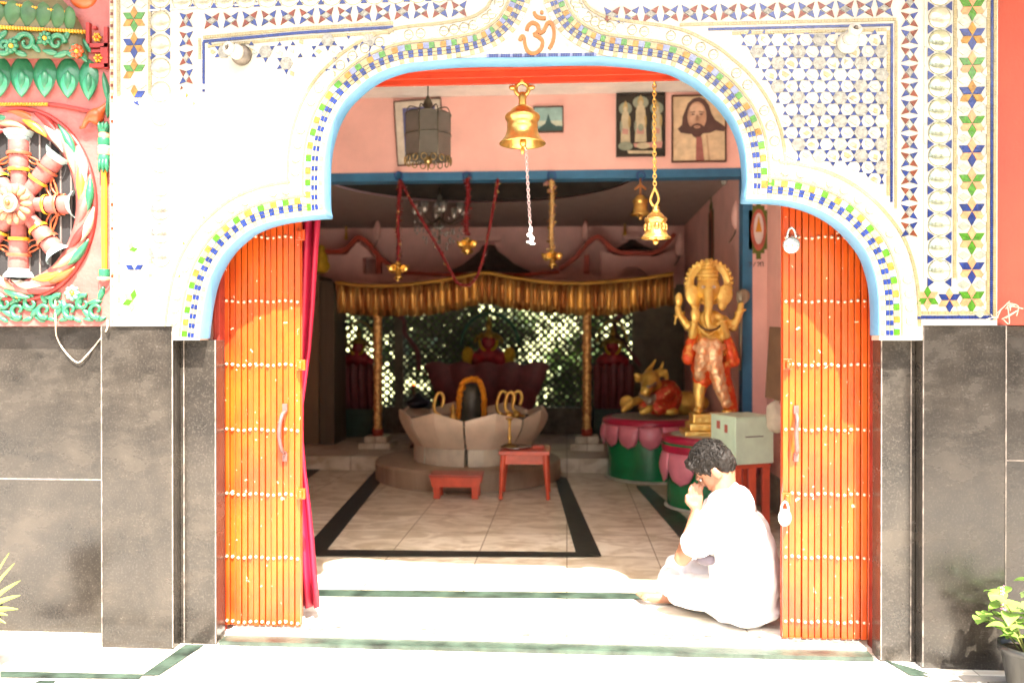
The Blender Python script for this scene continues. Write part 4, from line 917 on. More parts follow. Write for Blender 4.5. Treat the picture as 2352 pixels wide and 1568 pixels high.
# large one under the bull
yd = F(1460,1112).y; rA = 108*SC(yd+.5); cA = Vector((W(1497,1000,yd+rA).x, yd+rA)); ztA = W(1480,962,cA.y-.3).z
drum('wide green drum pedestal with short pink petals under the bull statue', cA.x, cA.y, rA, ztA, ztA-.07, 0, 14, [(rA*1.04,ztA-.05),(rA*1.03,ztA-.02)], .23, .1)
yd2 = F(1575,1182).y; rC = 100*SC(yd2+.4); cC = Vector((W(1628,1050,yd2+rC).x, yd2+rC)); ztC = W(1600,1003,cC.y-.2).z
drum('taller green drum pedestal with long pink petals and green-striped crimson rim under the elephant-headed statue', cC.x, cC.y, rC, ztC, ztC-.15, 0, 9, [(rC*1.05,ztC-.13),(rC*1.06,ztC-.10),(rC*1.03,ztC-.06),(rC*1.06,ztC-.05),(rC*1.04,ztC-.01)], .27, PI/2+.25)
# ---------------------------------------------------------------- elephant-headed statue
yG = cC.y; 
def G(px, py, dy=0): return W(px, py, yG+dy)
sG = SC(yG)
t = thing('elephant_headed_statue', 'golden standing elephant-headed deity statue in orange robes with a spiked halo', 'statue', (G(1640,1000).x,yG,ztC))
GS = mat('statue_gold', (1.0,.74,.22), .26, metal=.6, col2=(.98,.60,.14), scale=14, bump=.9, bscale=34, thr=(.3,.6)); OR = mat('statue_orange_robe', (.92,.42,.10), .32, metal=.2, col2=(.78,.09,.02), scale=16, bump=.5, bscale=26, thr=(.52,.68)); PK = mat('statue_pale_silk', (.97,.68,.40), .28, metal=.45, col2=(.90,.36,.14), scale=22, bump=.5, bscale=30, thr=(.35,.6))
pr = [('e',G(1627,662),(26*sG,26*sG,32*sG)),('e',G(1627,632),(22*sG,22*sG,20*sG)),('c',[G(1627,615),G(1627,596)],[13*sG,3*sG]),
 ('c',[G(1627,672,-.09),G(1628,700,-.14),G(1624,728,-.15),G(1628,750,-.15),G(1642,752,-.15),G(1648,742,-.14)],[13*sG,10*sG,8.5*sG,7.5*sG,6*sG,5*sG]),
 ('e',G(1630,745),(36*sG,28*sG,34*sG)),('e',G(1630,790,-.03),(32*sG,32*sG,38*sG)),
 ('c',[G(1604,735),G(1582,752,-.03),G(1560,722,-.06),G(1556,706,-.06)],[13*sG,10*sG,8*sG,7*sG]),
 ('c',[G(1600,742,-.05),G(1590,770,-.1),G(1596,735,-.17)],[12*sG,10*sG,8*sG]),('e',G(1597,722,-.18),(11*sG,6*sG,17*sG)),
 ('c',[G(1660,735),G(1684,752,-.02),G(1700,715,-.04),G(1702,700,-.04)],[13*sG,10*sG,8*sG,7*sG]),
 ('c',[G(1660,745,-.05),G(1668,770,-.1),G(1655,733,-.18)],[12*sG,10*sG,7*sG]),('e',G(1652,727,-.19),(10*sG,8*sG,7*sG)),
 ('c',[G(1612,850),G(1606,900),G(1606,935)],[20*sG,14*sG,9*sG]),('e',G(1603,942,-.05),(11*sG,17*sG,7*sG)),
 ('c',[G(1650,850),G(1662,900),G(1672,935)],[22*sG,15*sG,10*sG]),('e',G(1670,945,-.05),(13*sG,17*sG,7*sG))]
blob('gold_body', pr, GS, t, .011, 3)
for sx, cxp in ((-1,1592),(1,1664)):
    o = blob('ear', [('e',G(cxp,678,-.01),(19*sG,6*sG,26*sG),rotm(sx*.25,'Y')),('e',G(cxp-sx*5,700,-.015),(11*sG,6*sG,14*sG))], GS, t, .01, 2)
g = MB().use(GS); c = G(1628,650,.06); n = 30
g.lathe([(34*sG,-.012),(46*sG,-.018),(51*sG,-.01),(51*sG,.01),(34*sG,.012)], c, 48, axis=(0,1,0))
for i in range(n):
    a = 2*PI*i/n
    if math.sin(a) < -.75: continue
    p = c+Vector((52*sG*math.cos(a),0,52*sG*math.sin(a))); g.ell(p, (4.6*sG,.02,4.6*sG), 8, 6)
g.build('halo', t)
g = MB().use(mat('eye_white', (.75,.75,.8), .2)); 
for px in (1616,1640): g.ell(G(px,659,-.105), (4*sG,.01,3*sG), 8, 6)
g.use(DK)
for px in (1617,1639): g.ell(G(px,659,-.113), (1.8*sG,.006,1.8*sG), 8, 6)
g.build('eye', t)
# lotus-bud mace and trident
g = MB().use(GS); g.tube([G(1550,745,-.06),G(1557,700,-.06)], [.008,.01]); g.ell(G(1559,688,-.06), (9*sG,8*sG,16*sG), 12, 10); g.build('mace', t)
g = MB().use(mat('dull_silver', (.45,.40,.30), .35, metal=.8)); g.tube([G(1700,850,0),G(1704,690,-.03)], .008)
for dx in (-10,0,10): g.tube(crom([G(1704,700,-.03),G(1704+dx,690,-.03),G(1704+dx,668,-.03)],4), .007)
g.ell(G(1708,680,.0),(14*sG,.012,16*sG),10,8); g.build('trident', t)
# crown tiers, necklaces, armlets and belt
g = MB().use(GS, True)
for z_, r_ in ((641,23),(633,24),(624,20),(614,15),(606,10)): g.tube([G(1627,z_)+Vector((r_*sG*math.cos(2*PI*i/20),r_*sG*math.sin(2*PI*i/20),0)) for i in range(20)], 2.6*sG, 6, close=True)
for i in range(7): g.ell(G(1609+i*6,640,-.085+.006*abs(i-3)), (2.6*sG,.012,5*sG), 8, 6)
for r_, d_ in ((20,0),(27,10),(34,20)): g.tube(crom([G(1627-r_,730,-.10),G(1627-r_*.6,742+d_*.6,-.135),G(1627,748+d_,-.150),G(1627+r_*.6,742+d_*.6,-.135),G(1627+r_,730,-.10)],5), 2.4*sG, 6)
for x_, z_ in ((1590,752),(1672,752),(1560,722),(1700,715),(1596,738),(1657,738)): g.tube([G(x_,z_,-.05 if x_ in (1590,1672,1560,1700) else -.17)+Vector((11*sG*math.cos(2*PI*i/14),11*sG*math.sin(2*PI*i/14),.3*11*sG*math.cos(2*PI*i/14))) for i in range(14)], 2.6*sG, 6, close=True)
for z_, r_ in ((806,35),(813,36)): g.tube([G(1630,z_,-.02)+Vector((r_*sG*math.cos(2*PI*i/28),r_*sG*math.sin(2*PI*i/28)*.98,0)) for i in range(28)], 3*sG, 6, close=True)
g.build('jewellery', t)
# robe
blob('orange_cape', [('c',[G(1596,762,-.03),G(1586,790,-.05),G(1580,822,-.06)],[10*sG,13*sG,15*sG]),('c',[G(1662,760,-.03),G(1674,790,-.05),G(1684,828,-.06)],[10*sG,13*sG,16*sG]),('e',G(1630,800,.08),(46*sG,14*sG,50*sG)),('c',[G(1612,840),G(1614,870)],[26*sG,22*sG]),('c',[G(1650,850),G(1660,880),G(1672,915),G(1682,940)],[26*sG,22*sG,19*sG,14*sG])], OR, t, .011, 3, (.02,.05))
blob('pale_sash', [('c',[G(1618,790,-.13),G(1612,830,-.14),G(1606,862,-.10)],[16*sG,16*sG,12*sG]),('c',[G(1640,795,-.13),G(1642,840,-.13),G(1652,880,-.12),G(1668,925,-.10)],[18*sG,18*sG,15*sG,11*sG]),('c',[G(1598,798,-.1),G(1628,806,-.15),G(1660,798,-.1)],[8*sG,9*sG,8*sG])], PK, t, .010, 2, (.03,.045))
g = MB().use(DK); g.tube(crom([G(1600,735,-.13),G(1612,752,-.18),G(1630,758,-.2),G(1648,754,-.19),G(1660,738,-.14)],5), .008, 8); g.build('bead_garland', t)
g = MB().use(GS, True)
for z0, z1_, w_ in ((1002,986,64),(985,970,52),(969,948,44)):
    a, b_ = G(1632,z0), G(1632,z1_); g.box((a.x-w_*sG,yG-w_*sG*.8,a.z),(a.x+w_*sG,yG+w_*sG*.8,b_.z))
g.build('gold_plinth', t, .012)
# ---------------------------------------------------------------- bull statue
yN = cA.y-.05
def Nn(px, py, dy=0): return W(px, py, yN+dy)
sN = SC(yN)
t = thing('bull_statue', 'golden kneeling bull statue with upright horns draped in a red ornate cloth', 'statue', (Nn(1500,950).x,yN,ztA))
NG = mat('bull_gold', (.90,.64,.16), .3, metal=.6, col2=(.70,.44,.08), scale=16, bump=.7, bscale=40)
blob('body', [('e',Nn(1570,925,.15),(60*sN,30*sN,28*sN)),('e',Nn(1520,912,.05),(38*sN,30*sN,40*sN)),('c',[Nn(1510,900),Nn(1500,880,-.1)],[22*sN,18*sN]),
 ('e',Nn(1492,872,-.16),(22*sN,22*sN,20*sN)),('c',[Nn(1490,878,-.2),Nn(1484,898,-.3)],[17*sN,12*sN]),('e',Nn(1483,900,-.31),(13*sN,10*sN,9*sN)),
 ('c',[Nn(1512,862,-.14),Nn(1527,855,-.12),Nn(1532,868,-.12)],[6*sN,8*sN,5*sN]),('c',[Nn(1474,866,-.14),Nn(1462,862,-.12),Nn(1464,874,-.12)],[6*sN,7*sN,5*sN]),
 ('c',[Nn(1486,855,-.12),Nn(1496,842,-.1),Nn(1506,826,-.1)],[6*sN,5*sN,2.5*sN]),('c',[Nn(1504,856,-.12),Nn(1518,848,-.1),Nn(1524,830,-.1)],[6*sN,5*sN,2.5*sN]),
 ('c',[Nn(1480,915,-.1),Nn(1450,925,-.25),Nn(1432,942,-.3)],[11*sN,9*sN,6*sN]),('c',[Nn(1505,925,-.1),Nn(1490,940,-.3),Nn(1475,946,-.32)],[11*sN,9*sN,7*sN]),('e',Nn(1540,945,-.2),(20*sN,14*sN,9*sN))], NG, t, .012, 3)
blob('ornate_cloth', [('e',Nn(1528,912,.0),(38*sN,40*sN,40*sN)),('c',[Nn(1490,925,-.2),Nn(1535,900,-.2)],[15*sN,18*sN]),('c',[Nn(1478,935,-.22),Nn(1515,940,-.24),Nn(1545,930,-.15)],[11*sN,13*sN,12*sN])], mat('ornate_red_cloth', (.70,.45,.14), .35, metal=.3, col2=(.55,.05,.015), scale=22, bump=.5, thr=(.55,.66)), t, .012, 2, (.03,.05))
blob('silver_collar', [('c',[Nn(1474,905,-.2),Nn(1492,922,-.28),Nn(1512,905,-.2)],[8*sN,9*sN,8*sN]),('c',[Nn(1474,886,-.24),Nn(1490,890,-.33),Nn(1506,880,-.24)],[3.5*sN,4*sN,3.5*sN])], mat('grey_ornament', (.36,.34,.28), .35, metal=.6, bump=.5), t, .01, 1, (.02,.04))
g = MB().use(NG, True); c = Nn(1440,925,-.1); g.lathe([(0,-.012),(15*sN,-.012),(17*sN,0),(15*sN,.012),(0,.012)], c, 20, axis=(.4,1,0)); tag(g.build('brass_disc'), 'round brass disc leaning at the left of the bull statue', 'disc')
# ---------------------------------------------------------------- donation box on red stand
yD = 2.35
A_, B_ = W(1690,953,yD), W(1777,1066,yD+.13); C_ = W(1633,1000,yD+.33); A2, B2, C2 = Vector((A_.x,yD)), Vector((B_.x,yD+.13)), Vector((C_.x,yD+.33)); D2 = B2+(C2-A2)
zt_, zb_ = W(1690,960,yD).z, W(1690,1068,yD).z; cen = (A2+D2)/2
def inset(d, *ps): return [tuple(p+(cen-p).normalized()*d) for p in ps]
t = thing('donation_box', 'pale green metal donation box with a slot, behind the seated man', 'donation box', (cen.x,cen.y,zb_)); BX = mat('pale_green_enamel', (.62,.80,.60), .4, var=.08, scale=5)
g = MB().use(BX); g.prismz(inset(0,A2,B2,D2,C2), zb_, zt_); g.build('box_body', t, .006)
fx = (B2-A2).normalized(); sx_ = (C2-A2).normalized(); fn = Vector((fx.y,-fx.x)); sn = Vector((-sx_.y,sx_.x)); sn = sn if sn.x < 0 else -sn
def slab(g, o, u_, n_, w0, w1, z0, z1_, d0, d1): g.prismz([tuple(o+u_*w0+n_*d0), tuple(o+u_*w1+n_*d0), tuple(o+u_*w1+n_*d1), tuple(o+u_*w0+n_*d1)], z0, z1_)
fw_ = (B2-A2).length; sw_ = (C2-A2).length
g = MB().use(DK); slab(g, A2, fx, fn, fw_*.25, fw_*.72, zb_+(zt_-zb_)*.58, zb_+(zt_-zb_)*.60, -.002, .0015); g.build('coin_slot', t)
g = MB().use(BX); slab(g, A2, sx_, sn, .03, sw_-.03, zb_+.03, zt_-.03, .0005, .004); g.prismz(inset(-.012,A2,B2,D2,C2), zt_+.0005, zt_+.006); g.build('lid', t, .002)
g = MB().use(mat('faded_red_lettering', (.45,.12,.08), .6)); slab(g, A2, sx_, sn, sw_*.3, sw_*.42, zt_-.12, zt_-.06, .0042, .0055); slab(g, A2, sx_, sn, sw_*.6, sw_*.74, zt_-.10, zt_-.04, .0042, .0055); g.build('red_mark', t)
p = A2+sx_*sw_*.8+sn*.02; g = MB().use(STEEL); g.ell((p.x,p.y,zb_+.05), (.018,.018,.026), 10, 8); g.build('hasp', t)
t = thing('red_stand', 'red painted wooden stand under the donation box', 'stand', (cen.x,cen.y,0))
g = MB().use(TR); g.prismz(inset(.02,A2,B2,D2,C2), zb_-.03, zb_-.001); g.build('stand_top', t)
for p in [Vector(q) for q in inset(.06,A2,B2,D2,C2)]+[(A2+B2)/2+(C2-A2)*.12]: g = MB().use(TR); g.box((p.x-.028,p.y-.025,0),(p.x+.028,p.y+.025,zb_-.031)); g.build('leg', t, .004)
# brown board, cloth bag on right wall
yb = 1.9
xq = xw-.03
g = MB().use(mat('brown_board', (.16,.085,.045), .6, var=.15, scale=6)); 
pA = [W(1767,750,2.05), W(1812,752,1.75), W(1812,925,1.75), W(1757,912,2.05)]
g2 = MB().use(MATS['brown_board']); k = len(g2.v)
for q in pA: g2.v.append(Vector(q))
for q in pA: g2.v.append(Vector(q)+Vector((.012,.012,0)))
for f in ((0,1,2,3),(7,6,5,4),(0,4,5,1),(1,5,6,2),(2,6,7,3),(3,7,4,0)): g2.face(f)
tag(g2.build('brown_board'), 'brown tilted board hanging between the blue post and the right gate', 'board')
a = W(1782,950,2.0); o = blob('cloth_bag', [('e',a,(22*SC(2),.06,30*SC(2))),('e',a+Vector((.01,0,-.06)),(24*SC(2),.07,24*SC(2))),('c',[a+Vector((.01,0,.05)),a+Vector((.02,0,.13))],[.03,.012])], mat('beige_cloth', (.52,.44,.32), .8, var=.12), None, .01, 3, (.02,.04)); tag(o, 'crumpled beige cloth bag hanging below the brown board', 'bag')
a = W(1820,590,1.6); g = MB().use(mat('white_switchboard', (.7,.6,.55), .5)); p, q = W(1800,600,1.7), W(1806,705,1.7); g.box((p.x,1.7,q.z),(q.x,1.75,p.z)); tag(g.build('conduit'), 'thin pale vertical trunking beside the right gate above the brown board', 'trunking')
# ---------------------------------------------------------------- wheel relief wall, left
yr = .10; XR0 = XA0-1.55
t = thing('relief_wall', 'pink wall with green leaf mouldings around the spoked wheel relief, at the left edge', 'wall', (-2.5,yr,zc))
RPK = mat('relief_pink', (.33,.10,.085), .5, var=.12, scale=8, bump=.25, coat=.1, col2=(.24,.06,.05), thr=(.3,.7)); RGR = mat('relief_green', (.020,.15,.07), .4, col2=(.012,.11,.05), scale=12, thr=(.35,.65), coat=.2, bump=.25)
RYE = mat('relief_yellow', (.55,.26,.012), .4, var=.15, coat=.2); RPE = mat('relief_peach', (.55,.24,.14), .4, var=.1); RBL = mat('relief_pale_blue', (.28,.36,.35), .4, var=.1, scale=12); ROR = mat('relief_orange', (.42,.07,.015), .4, var=.15); RWH = mat('relief_cream', (.36,.31,.24), .4, var=.1); RMA = mat('relief_maroon', (.28,.02,.015), .5, var=.2); RBR = mat('relief_rust', (.33,.07,.03), .4); BLK = mat('wheel_void', (.012,.010,.010), .8); RYG = mat('relief_lime', (.22,.27,.03), .4, var=.15)
g = MB().use(RPK); g.box((XR0,yr,zc+.003),(xo0-.002,.14,zt)); g.build('wall_body', t)
def Rr(px, py, y=0):
    e = (px/204)**2+((135-py)/190)**2
    if py < 135 and e < 1: y -= .10*math.sqrt(1-e)
    return W(px, py, yr+y)
s0 = SC(yr)
def leaf(g, c, w_, h_, d=.02, rot=0.0, m=None, rib=True):      # pointed relief leaf facing -y
    if m: g.use(m, True)
    n = 10; k = len(g.v); cr, sr = math.cos(rot), math.sin(rot)
    for j in range(n+1):
        f = j/n; ww = w_*(math.sin(PI*f**.8)**.8 if 0 < f < 1 else 0)
        for q in range(5):
            u_ = q/2-1; x = u_*ww; z = (f-.5)*2*h_; dd = d*(1-u_*u_)*math.sin(PI*f)**.5 if 0 < f < 1 else 0
            if q == 2: dd *= .75
            g.v.append(c+Vector((x*cr-z*sr, -dd-.001, x*sr+z*cr)))
    for j in range(n):
        for q in range(4): g.face([k+j*5+q,k+j*5+q+1,k+(j+1)*5+q+1,k+(j+1)*5+q])
for cx, cy in ((-52,178),(0,177),(50,177),(103,177),(156,179),(204,184)):
    g = MB(); wd = 30*s0 if cx < 190 else 25*s0
    leaf(g, Rr(cx,cy), wd, -50*s0, .034, 0, RGR); leaf(g, Rr(cx,cy+16,-.02), wd*.62, -30*s0, .026, 0, mat('relief_green_light', (.04,.28,.14), .35, var=.15, coat=.2)); leaf(g, Rr(cx,cy+6,-.034), wd*.3, -24*s0, .02, 0, RGR); g.build('large_leaf', t)
ODG = mat('relief_olive_green', (.035,.10,.03), .45, var=.25, scale=14)
g = MB()
for cx, cy, w_ in ((-10,34,22),(28,32,22),(64,34,21),(99,37,20),(132,41,18),(160,47,15)): leaf(g, Rr(cx,cy), w_*s0, -34*s0, .024, 0, ODG)
g.build('dome_leaves', t)
g = MB().use(mat('relief_dome', (.12,.10,.035), .5, var=.2)); g.smooth = True; k = 0; NA, NR = 24, 10
for j in range(NR+1):
    for i in range(NA+1): a_ = PI*i/NA; q = j/NR; g.v.append(Rr(204*q*math.cos(a_)*.9995, 134.9-190*q*math.sin(a_)*.9995) if j < NR else W(204*math.cos(a_), 135-190*math.sin(a_), yr))
for j in range(NR):
    for i in range(NA): g.face([j*(NA+1)+i,j*(NA+1)+i+1,(j+1)*(NA+1)+i+1,(j+1)*(NA+1)+i])
last = NR*(NA+1); g.poly([W(x_,135,yr-.10*math.sqrt(max(0,1-(x_/204)**2))) for x_ in range(-204,205,24)]); g.build('dome_field', t)
g = MB().use(RYE, True)
for i in range(34): x = -30+i*6.8; p = Rr(x, 63+max(0,x)*.055, -.012); g.ell(p, (3.6*s0,.012,5*s0), 8, 6)
for i in range(30): p = Rr(-20+i*6, 3+i*.9, -.012); g.ell(p, (3*s0,.01,3.6*s0), 8, 6)
for i in range(20): g.ell(Rr(-20+i*7,239,-.006), (3.8*s0,.012,3.4*s0), 8, 6)
g.build('bead_row', t)
def scroll(g, pts, r0, r1, m): g.use(m, True); P = crom([Rr(x,y,-.012) for x,y in pts],6); g.tube(P, [ (r0+(r1-r0)*i/(len(P)-1))*s0 for i in range(len(P))], 8)
def spiral(cx, cy, r, a0, turns, sgn=1): return [(cx+r*(1-.8*i/12)*math.cos(a0+sgn*turns*2*PI*i/12), cy+r*(1-.8*i/12)*math.sin(a0+sgn*turns*2*PI*i/12)) for i in range(13)]
g = MB()
for cx, cy, r, a0, sg in ((60,98,22,3.5,1),(130,98,20,0,-1),(175,112,14,.5,1),(10,106,18,2,-1)): scroll(g, spiral(cx,cy,r,a0,1.1,sg), 7, 3, RGR)
for x, y, a in ((80,108,.8),(98,92,2.2),(150,88,2.6),(160,124,1.2),(35,92,2),(190,128,.6),(115,120,1.4),(45,122,1.2),(5,84,2.4),(140,126,1.9),(200,105,.5)): leaf(g, Rr(x,y), 7*s0, 20*s0, .02, a, RGR)
for i in range(8): x = 12+i*30; sg = 1 if i % 2 else -1; scroll(g, spiral(x,704+8*sg,19,1.2*sg,1.0,sg), 6.5, 3, RGR)
for i in range(15): leaf(g, Rr(2+i*16.5, 697+22*math.sin(i*1.7)), 8*s0, 21*s0, .022, i*1.1, RGR)
for i in range(9): leaf(g, Rr(8+i*28, 733), 6*s0, 15*s0, .018, 1.1+.4*(i%3), RGR)
g.build('scrollwork', t)
def flower(g, cx, cy, r, m, mc, n=8):
    for i in range(n): a = 2*PI*i/n; p = Rr(cx,cy,-.02); g.use(m,True); g.ell(p+Vector((r*.62*s0*math.cos(a),0,r*.62*s0*math.sin(a))), (r*.40*s0,.014,r*.30*s0), 8, 6, rotm(-a,'Y'))
    g.use(mc,True); g.ell(Rr(cx,cy,-.03), (r*.30*s0,.014,r*.30*s0), 8, 6)
g = MB(); flower(g, 103,88,17,RGR,RYE); flower(g, 26,106,18,RGR,RYE); flower(g, 176,118,17,ROR,RYE); flower(g, 166,673,19,mat('relief_mint',(.12,.36,.22),.4),RYE); flower(g, 40,682,14,RGR,RYE); flower(g,223,86,11,RYE,ROR,6); flower(g,226,134,11,RYE,ROR,6); g.build('relief_flower', t)
g = MB().use(RMA)
for a in ((203,56,211,112),(244,66,253,160),(203,104,253,112),(218,64,226,70),(211,150,253,158),(236,110,244,150),(215,118,236,124)): p, q = Rr(a[0],a[1]), Rr(a[2],a[3]); g.box((p.x,yr-.022,q.z),(q.x,yr+.001,p.z))
g.build('maroon_fret', t)
g = MB().use(ROR, True); g.ell(Rr(192,-6,0), (34*s0,.03,28*s0), 20, 8); g.build('orange_boss', t)
g = MB()
for y0_, y1_, w_, m in ((285,305,15,RGR),(305,317,14,RPE),(317,334,16,RGR),(334,342,15,RBL),(342,356,16,RPE),(356,372,15,RGR),(372,386,11,RGR),(386,618,7,RYE),(618,636,14,RGR),(636,644,17,RPE)):
    a, b_ = Rr(238,y1_,-.02), Rr(238,y0_,-.02); g.use(m, True); h = b_.z-a.z; g.lathe([(w_*.9*s0,0),(w_*s0,h*.5),(w_*.9*s0,h)], (a.x,yr-.012,a.z), 14)
for dx in (-8,0,8): leaf(g, Rr(238+dx,380,-.03), 4.5*s0, -18*s0, .02, .1*dx/8, RGR); leaf(g, Rr(238+dx,290,-.03), 4.5*s0, 12*s0, .02, -.1*dx/8, RGR)
g.build('slim_column', t)
g = MB(); leaf(g, Rr(246,205), 8*s0, 42*s0, .03, .2, RGR); leaf(g, Rr(252,240), 6*s0, 34*s0, .03, -.15, RGR); g.build('side_leaf', t)
blob('bracket_head', [('e',Rr(222,268,-.01),(17*s0,.04,20*s0)),('c',[Rr(210,262,-.03),Rr(198,278,-.04),Rr(192,292,-.03),Rr(184,294,-.02)],[9*s0,7*s0,5*s0,4*s0]),('c',[Rr(232,255,-.01),Rr(246,240,0)],[10*s0,6*s0])], ROR, t, .008, 2)
g = MB().use(RMA, True); g.tube([Rr(112+9*i, 240+ (i**1.3)*.8, -.008) for i in range(12)], 5*s0, 8); g.use(RYE, True); g.tube([Rr(-60,241,-.004),Rr(112,241,-.004)], 3*s0, 6); g.build('cornice_cord', t)
# wheel
wc = (44,470); WX, WZ = 174, 219
tw = thing('wheel_relief', 'large spoked wheel relief with a peach flower hub and leafy coloured rim', 'wheel relief', tuple(Rr(*wc)))
def Wl(a, r, y=0): return Rr(wc[0]+WX*r*math.cos(a), wc[1]-WZ*r*math.sin(a), y)
g = MB().use(BLK); g.prism([(Wl(2*PI*i/48,.80).x, Wl(2*PI*i/48,.80).z) for i in range(48)], yr-.006, yr+.002); g.build('dark_opening', tw)
g = MB().use(mat('old_grille', (.12,.10,.09), .6))
for i in range(-6,7):
    x = wc[0]+i*24; hz_ = .78*WZ*math.sqrt(max(0,1-((x-wc[0])/(WX*.78))**2)); 
    if hz_ > 5: a, b_ = Rr(x,wc[1]-hz_,-.008), Rr(x,wc[1]+hz_,-.008); g.box((a.x-.004,yr-.012,b_.z),(a.x+.004,yr-.005,a.z))
g.build('back_grille', tw)
g = MB().use(ROR, True)
for k_ in range(8):
    a = PI/4*k_+PI/8; c = Wl(a,.60,-.02)
    for rr in (26,38): g.tube([c+Vector((rr*s0*math.cos(b),0,rr*s0*1.15*math.sin(b))) for b in [a+PI/2+PI*i/10 for i in range(11)]], .0045, 6)
    g.tube([Wl(PI/4*k_+PI/4*i/6,.52,-.02) for i in range(7)], .005, 6)
g.build('scroll_wire', tw)
g = MB().use(RMA, True); g.tube([Wl(2*PI*i/64,1.0,-.004) for i in range(64)], 7*s0, 8, close=True); g.build('outer_groove', tw)
g = MB().use(RPK, True); g.tube([Wl(2*PI*i/64,.885,.004) for i in range(64)], [22*s0]*64, 14, close=True); g.build('rim', tw)
cols_ = [RGR,RPE,ROR,RWH,RYE,RYG,RGR,RPE,RMA,RGR,RBL,RMA,RGR,RYE,ROR,RPE,RWH,RGR,ROR,ROR,RGR,RPK]; 
for i in range(36):
    a = 2*PI*i/36+.1; g = MB().use(cols_[(i*5)%22], True); L_ = 2*PI/24; P = []; rad = []; ro = .845 if i % 2 else .935
    for j in range(13):
        f = j/12; aa = a+L_*(f-.5)*1.7; P.append(Wl(aa, ro+(f-.5)*.10, -.034 if i % 2 else -.026)); rad.append((2.0+8.0*math.sin(PI*f)**1.2)*s0)
    g.tube(P, rad, 10); o = g.build('rim_leaf', tw)
for k_ in range(8):
    a = PI/4*k_; g = MB(); A, B = Wl(a,.16,-.035), Wl(a,.76,-.02); ax = B-A; L_ = ax.length; 
    for f0, f1, r0, r1, m in ((0,.30,14,16,RPK),(.30,.36,21,21,RYE),(.36,.58,18,19,RPK),(.58,.64,24,24,RBR),(.64,.84,19,20,RPK),(.84,.90,19,22,RBL),(.90,1,24,31,RBL)):
        g.use(m, True); sc_ = 1.1*s0; mid = (r0+r1)/2*1.04
        g.lathe([(r0*sc_,f0*L_),(mid*sc_,(f0+f1)/2*L_),(r1*sc_,f1*L_)], A, 16, axis=ax.normalized())
    g.build('spoke', tw)
g = MB().use(RPK, True); c = Rr(36,470,-.06); g.ell(c, (46*s0,.07,50*s0), 20, 12); g.build('hub', tw)
g = MB(); c = Rr(28,468,-.135)
PFL = mat('flower_peach', (.46,.17,.09), .4, var=.12)
for i in range(14):
    a = 2*PI*i/14; g.use(PFL, True); g.ell(c+Vector((32*s0*math.cos(a),.006,34*s0*math.sin(a))), (15*s0,.014,7.0*s0), 12, 6, rotm(-a,'Y'))
g.use(RWH, True); g.tube([c+Vector((17*s0*math.cos(2*PI*i/24),-.024,19*s0*math.sin(2*PI*i/24))) for i in range(24)], 3.5*s0, 8, close=True)
g.use(PFL, True); g.ell(c+Vector((0,-.018,0)), (15*s0,.016,17*s0), 16, 8); g.use(ROR, True); g.ell(c+Vector((0,-.034,0)), (6*s0,.012,7*s0), 12, 8); g.build('hub_flower', tw)
# ---------------------------------------------------------------- right orange-red wall
t = thing('orange_wall', 'plain orange-red painted wall at the right edge beyond the mosaic', 'wall', (xo1,.03,zc))
g = MB().use(mat('orange_red_wall', (.29,.036,.012), .55, var=.15, scale=2)); g.box((xo1+.003,.03,zc+.002),(xo1+1.5,.14,zt)); g.build('wall_body', t)
g = MB().use(mat('twine', (.42,.36,.28), .9)); 
for i in range(9): p = W(2302+rnd.uniform(-12,16), 712+rnd.uniform(-18,22), -.03); g.tube(crom([p, p+Vector((rnd.gauss(0,.03),-.01,rnd.gauss(0,.03))), p+Vector((rnd.gauss(0,.04),0,rnd.gauss(0,.04)-.02))],4), .0025, 5)
tag(g.build('twine_tangle'), 'tangle of old twine and wire at the lower right corner of the mosaic', 'twine')
g = MB().use(mat('cream_cord', (.62,.50,.38), .7)); g.tube(crom([Vector(W(x,y,.09 if y<748 else .155)) for x,y in [(127,690),(128,745),(131,775),(150,808),(178,832),(200,815),(225,785)]]+[Vector(W(245,757,-.02)),Vector(W(247,735,-.02))],5), .0035, 6)
tag(g.build('loose_cord'), 'loose cream cord looping over the top of the left granite cladding', 'cord')
# bulb holders
CER = mat('ceramic', (.36,.34,.29), .2, var=.08, coat=.4); DKM = mat('aged_metal', (.12,.10,.08), .45, metal=.4, var=.3)
def holder(px, py, label, ax, dark):
    p = W(px,py,YF); t = thing('bulb_holder', label, 'bulb holder', (p.x,YF,p.z), 'ceramic bulb holders on the mosaic wall'); A = Vector(ax).normalized()
    g = MB().use(DKM if dark else CER, True); g.lathe([(0,0),(.048,0),(.048,.010),(.043,.016),(.04,.035),(0,.035)], (p.x,YF-.002,p.z), 24, axis=(0,-1,0)); g.build('base_plate', t)
    g = MB().use(CER, True); g.lathe([(.0,0),(.030,0),(.036,.012),(.034,.034),(.026,.042),(.026,.054),(.031,.058),(.029,.072),(.020,.080),(.016,.074),(0,.070)], Vector((p.x,YF-.03,p.z)), 24, axis=A); g.build('ceramic_socket', t)
    g = MB().use(DKM, True); g.ell((p.x,YF-.03,p.z)+A*.098 if False else Vector((p.x,YF-.03,p.z))+A*.074, (.010,.010,.010), 8, 6); g.build('socket_pin', t)
holder(556,128, 'white ceramic bulb holder on a dark round base, upper left of the arch', (-.5,-1,.1), True); holder(1946,100, 'white ceramic bulb holder pointing up, upper right of the arch', (.1,-1,.55), False)
